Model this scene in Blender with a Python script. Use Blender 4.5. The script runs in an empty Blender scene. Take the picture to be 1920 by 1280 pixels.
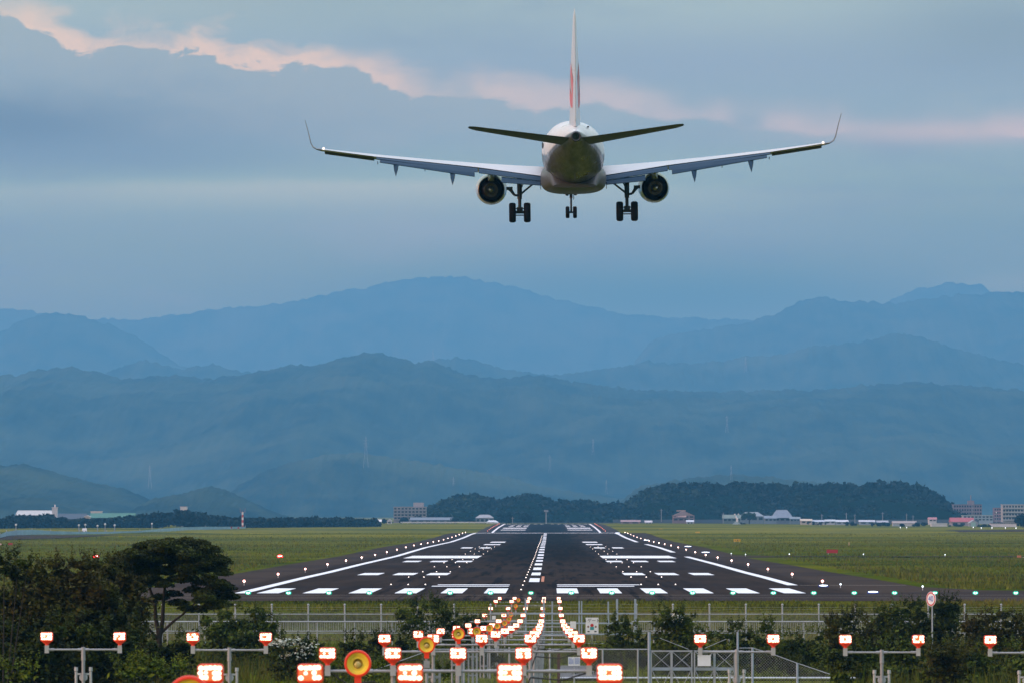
import bpy, bmesh, math, random
import numpy as np
from mathutils import Vector, Matrix

scene = bpy.context.scene
C = scene.collection
F = 10667.0            # focal length in photo pixels (200 mm lens)
VX, VY = 1031.0, 966.0 # where the runway direction meets the horizon
CZ = 5.87              # camera height above the runway threshold

def PX(px, D): return (px - VX) / F * D
def PZ(py, D): return CZ + (VY - py) / F * D

# ------------------------------------------------------------------ camera
cam = bpy.data.cameras.new("camera")
cam.lens = 200.0; cam.sensor_width = 36.0; cam.sensor_fit = 'HORIZONTAL'
cam.shift_x = (960 - VX) / 1920; cam.shift_y = (VY - 640) / 1920
cam.clip_start = 1.0; cam.clip_end = 60000
cam.dof.use_dof = True; cam.dof.focus_distance = 330; cam.dof.aperture_fstop = 7.1
camo = bpy.data.objects.new("camera", cam); C.objects.link(camo)
camo.location = (0, 0, CZ); camo.rotation_euler = (math.pi / 2, 0, 0)
scene.camera = camo

# ------------------------------------------------------------------ light
SUN_DIR = Vector((-0.86, -0.34, 0.155)).normalized()
sun = bpy.data.lights.new("sun", 'SUN'); sun.energy = 1.6; sun.angle = math.radians(4)
sun.color = (1.0, 0.60, 0.42)
suno = bpy.data.objects.new("sun", sun); C.objects.link(suno)
suno.rotation_euler = SUN_DIR.to_track_quat('Z', 'Y').to_euler()
suno.location = (0, 0, 60)

world = bpy.data.worlds.new("World"); scene.world = world; world.use_nodes = True
nt = world.node_tree; nt.nodes.clear()
def N(t, **k):
    n = nt.nodes.new(t)
    for a, b in k.items(): setattr(n, a, b)
    return n
def L(a, b): nt.links.new(a, b)
def M(op, a, b=None, c=None, clamp=False):
    n = N('ShaderNodeMath', operation=op); n.use_clamp = clamp
    for i, v in enumerate((a, b, c)):
        if v is None: continue
        if isinstance(v, (int, float)): n.inputs[i].default_value = v
        else: L(v, n.inputs[i])
    return n.outputs[0]
def SM(x, lo, hi):
    n = N('ShaderNodeMapRange', interpolation_type='SMOOTHSTEP')
    L(x, n.inputs[0]); n.inputs[1].default_value = lo; n.inputs[2].default_value = hi
    return n.outputs[0]
def MIX(f, a, b):
    n = N('ShaderNodeMix', data_type='RGBA')
    if isinstance(f, (int, float)): n.inputs[0].default_value = f
    else: L(f, n.inputs[0])
    for i, v in ((6, a), (7, b)):
        if isinstance(v, tuple): n.inputs[i].default_value = (*v, 1)
        else: L(v, n.inputs[i])
    return n.outputs[2]
def SCALE(col, k):
    n = N('ShaderNodeVectorMath', operation='SCALE'); L(col, n.inputs[0])
    if isinstance(k, (int, float)): n.inputs['Scale'].default_value = k
    else: L(k, n.inputs['Scale'])
    return n.outputs[0]
tc = N('ShaderNodeTexCoord'); sep = N('ShaderNodeSeparateXYZ'); L(tc.outputs['Generated'], sep.inputs[0])
az = M('ARCTAN2', sep.outputs[0], sep.outputs[1])
el = M('ARCSINE', sep.outputs[2])
K = F / 1920
U = M('MULTIPLY', az, K); V = M('MULTIPLY', el, K)     # 1 unit = about ten degrees
def cx(px): return (px - VX) / 1920
def cy(py): return (VY - py) / 1920
def NOISE(su, sv, scale, detail=4, rough=0.5, off=0.0, dist=0.0):
    cb = N('ShaderNodeCombineXYZ'); L(M('MULTIPLY', U, su), cb.inputs[0]); L(M('MULTIPLY', V, sv), cb.inputs[1])
    cb.inputs[2].default_value = off
    n = N('ShaderNodeTexNoise'); L(cb.outputs[0], n.inputs['Vector'])
    n.inputs['Scale'].default_value = scale; n.inputs['Detail'].default_value = detail
    n.inputs['Roughness'].default_value = rough; n.inputs['Distortion'].default_value = dist
    return n.outputs[0]
def ELL(px, py, rx, ry):           # soft blob in direction space
    a = M('DIVIDE', M('SUBTRACT', U, cx(px)), rx / 1920)
    b = M('DIVIDE', M('SUBTRACT', V, cy(py)), ry / 1920)
    d = M('ADD', M('MULTIPLY', a, a), M('MULTIPLY', b, b))
    return M('POWER', 2.718, M('MULTIPLY', d, -1.0))
def CURVE(x, pts):                 # pts: px -> py, returns V value
    mr = N('ShaderNodeMapRange'); L(x, mr.inputs[0])
    mr.inputs[1].default_value = cx(-300); mr.inputs[2].default_value = cx(2300)
    fc = N('ShaderNodeFloatCurve'); L(mr.outputs[0], fc.inputs['Value'])
    c = fc.mapping.curves[0]
    P = [((a + 300) / 2600, cy(b) ) for a, b in pts]
    while len(c.points) < len(P): c.points.new(0.5, 0.5)
    for p, (a, b) in zip(c.points, P): p.location = (a, b)
    fc.mapping.update()
    return fc.outputs[0]
HZ = SKYSET = None
def lin(r, g, b):
    f = lambda c: ((c/255 + .055)/1.055)**2.4 if c > 10 else c/255/12.92
    return (f(r), f(g), f(b))
# what the sky above the haze has to shine with, so that it arrives as seen
MS = 1.35                                             # spacing of the far ranges
HAZE_J = (.145, .32, .55); HAZE_S = (.0407, .074, .0874)      # glow and thickness (per km) of the haze
TPY = {.34:20,.33:120,.3:235,.31:150,.27:345,.22:430,.24:460,.26:420,.2:520,.16:600,.14:700}
def SK(r, g, b, T=0.34):
    c = lin(r, g, b); e = (VY - TPY[T]) / F; km = min(.832*MS / e, 23.6*MS)
    tr = [math.exp(-s_ * km) for s_ in HAZE_S]
    return tuple(max(0.02, (c[i] - (1 - tr[i]) * HAZE_J[i]) / tr[i]) for i in range(3))
ramp = N('ShaderNodeValToRGB'); L(M('MULTIPLY', V, 1.9), ramp.inputs[0])
cr = ramp.color_ramp
stops = [(0.0, SK(118,160,188,.14)), (cy(600), SK(121,158,188,.16)), (cy(520), SK(131,163,190,.2)), (cy(430), SK(138,167,194,.22)),
         (cy(345), SK(148,178,193,.27)), (cy(260), SK(143,172,195,.3)), (cy(120), SK(148,174,197,.33)), (cy(20), SK(164,187,199))]
while len(cr.elements) < len(stops): cr.elements.new(0.5)
for e, (p, c) in zip(cr.elements, stops): e.position = p * 1.9; e.color = (*c, 1)
col = ramp.outputs[0]
def LAY(col, mask, target, k=1.0):
    return MIX(M('MULTIPLY', mask, k, clamp=True), col, target)
n1 = NOISE(1.2, 5.0, 2.2, 4, .5, 1.3); n2 = NOISE(2.0, 9.0, 4.0, 5, .55, 7.1)
wis = M('ADD', M('MULTIPLY', M('SUBTRACT', n1, .5), 1.8), M('MULTIPLY', M('SUBTRACT', n2, .5), .7))
col = LAY(col, SM(wis, 0.05, .55), SK(166,182,198,.3), .55)
col = LAY(col, SM(M('MULTIPLY', wis, -1), 0.02, .5), SK(132,160,192,.3), .7)
# blue grey bank on the left, under the rosy edge
col = LAY(col, ELL(60, 235, 330, 75), SK(112,146,180,.3), 1.0)
col = LAY(col, ELL(430, 215, 300, 60), SK(133,160,188,.3), .7)
col = LAY(col, ELL(250, 300, 420, 34), SK(122,154,187,.3), .55)
col = LAY(col, ELL(250, 460, 400, 60), SK(128,163,188,.24), .5)
col = LAY(col, ELL(1250, 120, 560, 60), SK(143,168,197,.3), .6)
col = LAY(col, ELL(1880, 60, 250, 90), SK(132,160,188,.3), .8)
col = LAY(col, ELL(1900, 420, 420, 90), SK(124,161,188,.26), .8)
col = LAY(col, ELL(1250, 560, 740, 84), SK(100,151,184,.16), 1.0)
col = LAY(col, ELL(600, 10, 420, 60), SK(140,166,190,.3), .5)
# pale level streak
edge = M('ADD', CURVE(U, [(-300,362),(0,352),(300,345),(700,340),(1000,339),(1300,350),(2300,380)]), M('MULTIPLY', M('SUBTRACT', n2, .5), .012))
ts = M('SUBTRACT', edge, V)
stk = M('MULTIPLY', M('MULTIPLY', SM(ts, -.006, .008), SM(M('MULTIPLY', ts, -1), -.035, -.003)), M('ADD', M('MULTIPLY', ELL(620, 350, 560, 200), 1.0), .12))
col = LAY(col, stk, SK(168,185,198,.27), .75)
# rosy edge of the cloud deck
cc = CURVE(U, [(-300,0),(0,62),(110,76),(230,92),(330,102),(420,112),(520,136),(640,152),(760,163),(900,180),(1050,205),(1200,218),(1400,236),(1650,247),(1900,256),(2300,262)])
nb = NOISE(1.0, 2.2, 17.0, 6, .62, 3.7, .3); nb2 = NOISE(1.0, 1.6, 7.0, 3, .5, 9.7)
amp = M('ADD', M('MULTIPLY', ELL(300, 90, 620, 400), .13), .02)
tt = M('ADD', M('SUBTRACT', V, cc), M('MULTIPLY', M('SUBTRACT', M('ADD', M('MULTIPLY', nb, .55), M('MULTIPLY', nb2, .45)), .49), amp))
tt = M('ADD', tt, M('MULTIPLY', M('SUBTRACT', nb2, .5), .03))
below = M('MULTIPLY', SM(tt, -.075, -.004), SM(M('MULTIPLY', tt, -1), -.004, .003))
col = LAY(col, M('MULTIPLY', below, M('SUBTRACT', 1.0, M('MULTIPLY', SM(U, cx(600), cx(1200)), .9))), SK(154,174,193,.31), .9)
rose = M('MULTIPLY', SM(tt, -.004, .0025), SM(M('MULTIPLY', tt, -1), -.036, -.005))
patch = SM(NOISE(2.2, 2.2, 2.6, 3, .55, 21.4), .36, .54)
patch = M('ADD', M('MULTIPLY', patch, .75), M('ADD', M('MULTIPLY', ELL(420, 130, 330, 90), .4), M('MULTIPLY', ELL(110, 55, 150, 70), .6)), clamp=True)
rosecol = MIX(SM(U, cx(500), cx(1300)), SK(226,205,198,.34), SK(200,193,203,.31))
col = LAY(col, M('MULTIPLY', rose, patch), rosecol, 0.95)
# second soft rose band low on the right, faint light at the hilltops on the right
col = LAY(col, ELL(1780, 250, 260, 22), SK(200,192,202,.31), .7)
col = LAY(col, ELL(1880, 535, 90, 24), SK(144,170,192,.2), .35)
# brighter overhead
up = SM(el, math.radians(7), math.radians(55))
over = MIX(SM(NOISE(.25, .25, 1.4, 4, .55, 4.4), .35, .7), (1.6, 1.8, 2.35), (1.9, 2.1, 2.5))
col = MIX(up, col, over)
# warmer and brighter where the sun has just gone (left, behind), darker away
sd = N('ShaderNodeVectorMath', operation='DOT_PRODUCT'); L(tc.outputs['Generated'], sd.inputs[0]); sd.inputs[1].default_value = tuple(SUN_DIR)
glow = M('MULTIPLY', SM(sd.outputs['Value'], .72, 1.0), SM(M('MULTIPLY', el, -1), math.radians(-45), math.radians(-2)))
col = MIX(M('MULTIPLY', glow, .9), col, (4.2, 2.7, 2.1))
behind = M('MULTIPLY', SM(M('MULTIPLY', sep.outputs[1], -1), -.15, .5), SM(M('MULTIPLY', el, -1), math.radians(-50), math.radians(-12)))
behind = M('MULTIPLY', behind, M('SUBTRACT', 1.0, glow))
col = MIX(M('MULTIPLY', behind, .45), col, (.06, .09, .15))
sky = N('ShaderNodeTexSky', sky_type='NISHITA'); sky.sun_disc = False
sky.sun_elevation = math.asin(SUN_DIR.z); sky.sun_rotation = math.atan2(SUN_DIR.x, SUN_DIR.y)
b1 = N('ShaderNodeBackground'); L(sky.outputs[0], b1.inputs[0]); b1.inputs[1].default_value = 0.1
b2 = N('ShaderNodeBackground'); L(col, b2.inputs[0]); b2.inputs[1].default_value = 1.0
ms = N('ShaderNodeMixShader'); ms.inputs[0].default_value = 0.93
L(b1.outputs[0], ms.inputs[1]); L(b2.outputs[0], ms.inputs[2])
wo = N('ShaderNodeOutputWorld'); L(ms.outputs[0], wo.inputs[0])
world.cycles.sampling_method = 'MANUAL'; world.cycles.sample_map_resolution = 1024

scene.view_settings.view_transform = 'Standard'; scene.view_settings.look = 'None'
scene.view_settings.exposure = 0.0; scene.view_settings.gamma = 1.0
cyc = scene.cycles
cyc.max_bounces = 5; cyc.diffuse_bounces = 2; cyc.glossy_bounces = 3; cyc.transmission_bounces = 3
cyc.transparent_max_bounces = 6; cyc.volume_bounces = 0; cyc.caustics_reflective = False; cyc.caustics_refractive = False
cyc.use_denoising = True

# ------------------------------------------------------------------ helpers
def tag(o, label=None, cat=None, group=None, kind=None):
    if label: o['label'] = label
    if cat: o['category'] = cat
    if group: o['group'] = group
    if kind: o['kind'] = kind
    return o
def empty(name, loc, label=None, cat=None, group=None, rz=0.0):
    o = bpy.data.objects.new(name, None); C.objects.link(o)
    o.location = loc; o.rotation_euler = (0, 0, rz); o.empty_display_size = .2
    return tag(o, label, cat, group)
def link(name, me, mats, parent=None, loc=None):
    for m in (mats if isinstance(mats, (list, tuple)) else [mats]): me.materials.append(m)
    o = bpy.data.objects.new(name, me); C.objects.link(o)
    if parent is not None: o.parent = parent
    if loc is not None: o.location = loc
    return o
def np_mesh(name, V_, F_, mats, parent=None, smooth=False, mi=None, loc=None):
    V_ = np.asarray(V_, dtype=np.float32); F_ = np.asarray(F_, dtype=np.int32)
    me = bpy.data.meshes.new(name); k = F_.shape[1]
    me.vertices.add(len(V_)); me.vertices.foreach_set('co', V_.ravel())
    me.loops.add(F_.size); me.loops.foreach_set('vertex_index', F_.ravel())
    me.polygons.add(len(F_)); me.polygons.foreach_set('loop_start', np.arange(0, F_.size, k, dtype=np.int32))
    if mi is not None: me.polygons.foreach_set('material_index', np.asarray(mi, dtype=np.int32))
    me.polygons.foreach_set('use_smooth', np.full(len(F_), smooth))
    me.update(calc_edges=True)
    return link(name, me, mats, parent, loc)
class MB:
    def __init__(s): s.v = []; s.f = []; s.m = []; s.cur = 0
    def mat(s, i): s.cur = i; return s
    def add(s, vs, fs):
        b = len(s.v); s.v += [tuple(v) for v in vs]
        for f in fs: s.f.append(tuple(b + i for i in f)); s.m.append(s.cur)
        return s
    def box(s, c, d, rz=0.0):
        x, y, z = c; a, b, h = d[0]/2, d[1]/2, d[2]/2
        co, si = math.cos(rz), math.sin(rz); vs = []
        for dz in (-h, h):
            for dx, dy in ((-a,-b),(a,-b),(a,b),(-a,b)):
                vs.append((x + dx*co - dy*si, y + dx*si + dy*co, z + dz))
        return s.add(vs, [(3,2,1,0),(4,5,6,7),(0,1,5,4),(1,2,6,5),(2,3,7,6),(3,0,4,7)])
    def cyl(s, p0, p1, r0, r1=None, n=8, cap=True):
        r1 = r0 if r1 is None else r1
        p0 = Vector(p0); p1 = Vector(p1); d = (p1 - p0)
        if d.length < 1e-9: return s
        d.normalize(); a = d.orthogonal().normalized(); b = d.cross(a); vs = []
        for p, r in ((p0, r0), (p1, r1)):
            for i in range(n):
                t = 2*math.pi*i/n; vs.append(p + (a*math.cos(t) + b*math.sin(t))*r)
        fs = [(i, (i+1) % n, n + (i+1) % n, n + i) for i in range(n)]
        if cap: fs += [tuple(range(n-1, -1, -1)), tuple(range(n, 2*n))]
        return s.add(vs, fs)
    def path(s, pts, r, n=6):
        for i in range(len(pts)-1):
            ra = r[i] if isinstance(r, (list, tuple)) else r; rb = r[i+1] if isinstance(r, (list, tuple)) else r
            s.cyl(pts[i], pts[i+1], ra, rb, n)
        return s
    def ball(s, c, r, n=8, m=6, sc=(1,1,1)):
        vs = [(c[0], c[1], c[2]-r*sc[2])]
        for j in range(1, m):
            p = -math.pi/2 + math.pi*j/m
            for i in range(n):
                t = 2*math.pi*i/n
                vs.append((c[0]+r*sc[0]*math.cos(p)*math.cos(t), c[1]+r*sc[1]*math.cos(p)*math.sin(t), c[2]+r*sc[2]*math.sin(p)))
        vs.append((c[0], c[1], c[2]+r*sc[2])); fs = []
        for i in range(n): fs.append((0, 1+(i+1) % n, 1+i))
        for j in range(m-2):
            for i in range(n):
                a = 1+j*n+i; b = 1+j*n+(i+1) % n; fs.append((a, b, b+n, a+n))
        t = len(vs)-1; q = 1+(m-2)*n
        for i in range(n): fs.append((q+i, q+(i+1) % n, t))
        return s.add(vs, fs)
    def loft(s, rings, cap=True, closed=True):
        n = len(rings[0]); vs = [p for r in rings for p in r]; fs = []
        for j in range(len(rings)-1):
            for i in range(n if closed else n-1):
                a = j*n+i; b = j*n+(i+1) % n; fs.append((a, b, b+n, a+n))
        if cap: fs += [tuple(range(n-1, -1, -1)), tuple(range((len(rings)-1)*n, len(rings)*n))]
        return s.add(vs, fs)
    def lathe(s, prof, c, n=32, axis='y'):       # prof: (radius, distance along axis)
        rings = []
        for r, h in prof:
            ring = []
            for i in range(n):
                t = 2*math.pi*i/n
                if axis == 'y': ring.append((c[0]+r*math.cos(t), c[1]+h, c[2]+r*math.sin(t)))
                elif axis == 'x': ring.append((c[0]+h, c[1]+r*math.cos(t), c[2]+r*math.sin(t)))
                else: ring.append((c[0]+r*math.cos(t), c[1]+r*math.sin(t), c[2]+h))
            rings.append(ring)
        return s.loft(rings, cap=False)
    def build(s, name, mats, parent=None, smooth=False, loc=None, fixn=True):
        me = bpy.data.meshes.new(name); me.from_pydata(s.v, [], s.f)
        me.polygons.foreach_set('material_index', s.m)
        if fixn:
            bm = bmesh.new(); bm.from_mesh(me); bmesh.ops.recalc_face_normals(bm, faces=bm.faces); bm.to_mesh(me); bm.free()
        me.polygons.foreach_set('use_smooth', [bool(smooth)]*len(me.polygons)); me.update()
        if smooth:
            try: me.set_sharp_from_angle(angle=math.radians(38))
            except Exception: pass
        return link(name, me, mats, parent, loc)
def copy_tree(o, parent=None):
    c = o.copy(); C.objects.link(c); c.parent = parent
    for ch in list(o.children): copy_tree(ch, c)
    return c
def interp(x, pts):
    xs = [p[0] for p in pts]; ys = [p[1] for p in pts]
    return np.interp(x, xs, ys)
ORD = ['first','second','third','fourth','fifth','sixth','seventh','eighth','ninth','tenth','eleventh','twelfth','thirteenth','fourteenth','fifteenth','sixteenth','seventeenth','eighteenth','nineteenth','twentieth','twenty-first','twenty-second','twenty-third','twenty-fourth','twenty-fifth','twenty-sixth','twenty-seventh','twenty-eighth','twenty-ninth','thirtieth']

# ------------------------------------------------------------------ materials
def mat(name, base, rough=.7, metal=0.0, spec=None, emit=None, es=0.0, var=0.0, vscale=3.0, bump=0.0, coat=0.0, sampling=True):
    m = bpy.data.materials.new(name); m.use_nodes = True; t = m.node_tree; b = t.nodes['Principled BSDF']
    b.inputs['Base Color'].default_value = (*base, 1); b.inputs['Roughness'].default_value = rough; b.inputs['Metallic'].default_value = metal
    if spec is not None: b.inputs['Specular IOR Level'].default_value = spec
    if coat: b.inputs['Coat Weight'].default_value = coat; b.inputs['Coat Roughness'].default_value = .08
    if emit: b.inputs['Emission Color'].default_value = (*emit, 1); b.inputs['Emission Strength'].default_value = es
    if var or bump:
        tcn = t.nodes.new('ShaderNodeTexCoord'); no = t.nodes.new('ShaderNodeTexNoise')
        t.links.new(tcn.outputs['Object'], no.inputs['Vector']); no.inputs['Scale'].default_value = vscale; no.inputs['Detail'].default_value = 5
        if var:
            r = t.nodes.new('ShaderNodeMapRange'); t.links.new(no.outputs[0], r.inputs[0])
            r.inputs[1].default_value = .3; r.inputs[2].default_value = .7; r.inputs[3].default_value = 1-var; r.inputs[4].default_value = 1+var
            mx = t.nodes.new('ShaderNodeVectorMath'); mx.operation = 'SCALE'; mx.inputs[0].default_value = base
            t.links.new(r.outputs[0], mx.inputs['Scale']); t.links.new(mx.outputs[0], b.inputs['Base Color'])
        if bump:
            bn = t.nodes.new('ShaderNodeBump'); bn.inputs['Strength'].default_value = bump; bn.inputs['Distance'].default_value = .05
            t.links.new(no.outputs[0], bn.inputs['Height']); t.links.new(bn.outputs[0], b.inputs['Normal'])
    if not sampling: m.cycles.emission_sampling = 'NONE'
    return m
def glow(name, c, s):
    m = mat(name, (.02,.02,.02), .6, emit=c, es=s); m.cycles.emission_sampling = 'NONE'; return m
def foliage(name, dark, light, scale=1.2, warm=None, trans=.25, scale2=None):
    m = bpy.data.materials.new(name); m.use_nodes = True; t = m.node_tree; b = t.nodes['Principled BSDF']
    b.inputs['Roughness'].default_value = .75; b.inputs['Specular IOR Level'].default_value = .12
    g = t.nodes.new('ShaderNodeNewGeometry'); no = t.nodes.new('ShaderNodeTexNoise'); tcn = t.nodes.new('ShaderNodeTexCoord')
    t.links.new(tcn.outputs['Object'], no.inputs['Vector']); no.inputs['Scale'].default_value = scale; no.inputs['Detail'].default_value = 3
    a = t.nodes.new('ShaderNodeMath'); a.operation = 'MULTIPLY_ADD'; t.links.new(g.outputs['Random Per Island'], a.inputs[0]); a.inputs[1].default_value = .5
    s2 = t.nodes.new('ShaderNodeMapRange'); t.links.new(no.outputs[0], s2.inputs[0]); s2.inputs[1].default_value = .3; s2.inputs[2].default_value = .7; s2.inputs[3].default_value = -.15; s2.inputs[4].default_value = .65
    t.links.new(s2.outputs[0], a.inputs[2])
    r = t.nodes.new('ShaderNodeValToRGB'); t.links.new(a.outputs[0], r.inputs[0])
    e = r.color_ramp.elements; e[0].position = .1; e[0].color = (*dark, 1); e[1].position = .85; e[1].color = (*light, 1)
    colo = r.outputs[0]
    if warm:
        n3 = t.nodes.new('ShaderNodeTexNoise'); t.links.new(tcn.outputs['Object'], n3.inputs['Vector']); n3.inputs['Scale'].default_value = scale*.6; n3.inputs['Detail'].default_value = 2
        s3 = t.nodes.new('ShaderNodeMapRange'); t.links.new(n3.outputs[0], s3.inputs[0]); s3.inputs[1].default_value = .45; s3.inputs[2].default_value = .65
        mx = t.nodes.new('ShaderNodeMix'); mx.data_type = 'RGBA'; t.links.new(s3.outputs[0], mx.inputs[0]); t.links.new(colo, mx.inputs[6]); mx.inputs[7].default_value = (*warm, 1)
        colo = mx.outputs[2]
    t.links.new(colo, b.inputs['Base Color'])
    return m
# ------------------------------------------------------------------ haze
hz = bpy.data.materials.new('haze'); hz.use_nodes = True; t = hz.node_tree; t.nodes.clear()
pv = t.nodes.new('ShaderNodeVolumePrincipled'); ou = t.nodes.new('ShaderNodeOutputMaterial'); t.links.new(pv.outputs[0], ou.inputs['Volume'])
pv.inputs['Density'].default_value = 0.000115/MS; pv.inputs['Color'].default_value = (.115, .465, .83, 1); pv.inputs['Absorption Color'].default_value = (.36, .0625, 0, 1); pv.inputs['Anisotropy'].default_value = 0.0
hb = MB().box((0, 15950, 560), (34000, 34000, 1160)).build('haze', hz); tag(hb, kind='stuff', label='thin blue evening haze lying over the airfield and the hills', cat='haze')

# ------------------------------------------------------------------ ground
DC = [(-200,1.9),(0,1.65),(25,1.85),(57,3.2),(117,5.0),(170,5.85),(200,5.8),(240,6.4),(290,6.85),(312,6.95),(322,6.9),(345,6.5),(372,6.05),(390,5.88),
      (427,5.87),(480,5.9),(540,5.92),(600,6.0),(700,6.03),(862,6.18),(1067,6.0),(1200,6.1),(1343,6.22),(1534,5.98),(1680,5.55),(1790,5.45),
      (1850,6.0),(2000,7.3),(2200,7.6),(2390,6.28),(2600,5.3),(2870,4.44),(3000,4.3),(3500,4.1),(27000,-2)]
DL = [(1350,6.2),(1600,6.15),(2700,5.85),(3000,5.1),(3400,4.6),(4500,3.5),(27000,-2)]
def gz(x, y):
    x = np.asarray(x, dtype=float); y = np.asarray(y, dtype=float)
    dc = interp(y, DC); dl = np.where(y < 1350, dc, interp(y, DL))
    w = np.clip((np.abs(x + 1.4) - 55) / 120, 0, 1); w = w*w*(3-2*w)
    d = dc*(1-w) + dl*w
    und = (np.sin(x*.021+1.3)*np.sin(y*.011+.4) + .6*np.sin(x*.053+y*.017) + .5*np.sin(y*.034+2+x*.006)) * .16
    m = np.clip((np.abs(x) - 42)/40, 0, 1) * np.clip((y - 520)/120, 0, 1) * np.clip((3000-y)/400, 0, 1)
    return CZ - d + und*m
YR = sorted(set([-60,-20,0,15,25,40,57,75,95,117,130,150,170,185,200,215,240,265,290,301,312,322,333,345,358,372,381,390,400,411,427,441,457,480,505,520,540,570,600,650,700,755,810,845,862,885,930,980,1020,1067,1130,1200,1270,1343,1430,1534,1600,1680,1735,1790,1815,1850,1900,1950,2000,2100,2200,2300,2390,2490,2600,2700,2800,2870,2940,3000,3100,3200,3400,3700,4100,5000,7000,10000,14000,19000,25000,32000]))
XC = sorted(set([-16500,-8000,-5000,-3000,-2000,-1200,-800,-500] + list(range(-400,-60,18)) + [-60,-52,-45,-36,-30,30,36,45,52,60] + list(range(70,400,18)) + [400,500,800,1200,2000,3000,5000,8000,16500]))
gx, gy = np.meshgrid(XC, YR); vv = np.stack([gx, gy, gz(gx, gy)], -1).reshape(-1, 3)
nx = len(XC); idx = np.arange(len(vv)).reshape(len(YR), nx)
ff = np.stack([idx[:-1,:-1], idx[:-1,1:], idx[1:,1:], idx[1:,:-1]], -1).reshape(-1, 4)

def nmat(name):
    m = bpy.data.materials.new(name); m.use_nodes = True; t = m.node_tree
    return m, t, t.nodes['Principled BSDF']
def tn(t, kind, **k):
    n = t.nodes.new(kind)
    for a, b in k.items(): setattr(n, a, b)
    return n
def tnoise(t, vec, scale, detail=4, rough=.55, sc=(1,1,1)):
    mp = tn(t, 'ShaderNodeMapping'); t.links.new(vec, mp.inputs[0]); mp.inputs['Scale'].default_value = sc
    n = tn(t, 'ShaderNodeTexNoise'); t.links.new(mp.outputs[0], n.inputs['Vector'])
    n.inputs['Scale'].default_value = scale; n.inputs['Detail'].default_value = detail; n.inputs['Roughness'].default_value = rough
    return n.outputs[0]
def tmr(t, v, a, b, c=0, d=1, smooth=True):
    n = tn(t, 'ShaderNodeMapRange'); n.interpolation_type = 'SMOOTHSTEP' if smooth else 'LINEAR'
    t.links.new(v, n.inputs[0])
    for i, q in enumerate((a, b, c, d)): n.inputs[i+1].default_value = q
    return n.outputs[0]
def tmix(t, f, a, b):
    n = tn(t, 'ShaderNodeMix', data_type='RGBA')
    if isinstance(f, (int, float)): n.inputs[0].default_value = f
    else: t.links.new(f, n.inputs[0])
    for i, v in ((6, a), (7, b)):
        if isinstance(v, tuple): n.inputs[i].default_value = (*v, 1)
        else: t.links.new(v, n.inputs[i])
    return n.outputs[2]
def tmath(t, op, a, b=0.0):
    n = tn(t, 'ShaderNodeMath', operation=op)
    for i, v in enumerate((a, b)):
        if isinstance(v, (int, float)): n.inputs[i].default_value = v
        else: t.links.new(v, n.inputs[i])
    return n.outputs[0]

mg, t, b = nmat('airfield_grass'); b.inputs['Roughness'].default_value = .95; b.inputs['Specular IOR Level'].default_value = 0
tco = tn(t, 'ShaderNodeTexCoord').outputs['Object']
a1 = tnoise(t, tco, .012, 5, .6, (1, .35, 1)); a2 = tnoise(t, tco, .12, 5, .65, (1, .25, 1)); a3 = tnoise(t, tco, 2.2, 3, .6, (1, .3, 1)); a4 = tnoise(t, tco, .006, 3, .5, (.6, 1.6, 1))
c = tmix(t, tmr(t, a2, .35, .65), (0.0346,0.0510,0.0015), (0.0749,0.0911,0.0024))
c = tmix(t, tmr(t, a1, .42, .66), c, (0.1225,0.1190,0.0052))
c = tmix(t, tmr(t, a3, .3, .75, 0, .6), c, (0.0433,0.0559,0.0019))
sepg = tn(t, 'ShaderNodeSeparateXYZ'); t.links.new(tco, sepg.inputs[0])
far = tmr(t, sepg.outputs[1], 700, 2000)
c = tmix(t, tmath(t, 'MULTIPLY', far, tmr(t, a4, .35, .62)), c, (0.1658,0.1519,0.0091))
a5 = tnoise(t, tco, .010, 4, .6, (.45, 1.1, 1)); c = tmix(t, tmr(t, a5, .48, .66, 0, .6), c, (.028,.042,.006)); a6 = tnoise(t, tco, .03, 3, .6, (.12, 1.0, 1)); c = tmix(t, tmr(t, a6, .55, .7, 0, .5), c, (.125,.125,.045))
t.links.new(c, b.inputs['Base Color'])
grd = np_mesh('ground', vv, ff, mg); tag(grd, kind='structure')

def sheet(name, strips, off, m, parent=None):
    """strips: (y0, y1, xl0, xr0, xl1, xr1); conforming to the ground rows"""
    mb = MB()
    for y0, y1, l0, r0, l1, r1 in strips:
        ys = [y0] + [y for y in YR if y0 < y < y1] + [y1]
        for a, c_ in zip(ys[:-1], ys[1:]):
            fa = (a-y0)/(y1-y0); fc = (c_-y0)/(y1-y0)
            q = []
            for f_, yy in ((fa, a), (fc, c_)):
                xl = l0+(l1-l0)*f_; xr = r0+(r1-r0)*f_
                q.append(((xl, yy), (xr, yy)))
            za = CZ - float(interp(a, DC)) + off; zc = CZ - float(interp(c_, DC)) + off
            mb.add([(q[0][0][0], a, za), (q[0][1][0], a, za), (q[1][1][0], c_, zc), (q[1][0][0], c_, zc)], [(0,1,2,3)])
    return mb.build(name, m, parent, fixn=False)
XL = -1.4
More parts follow.
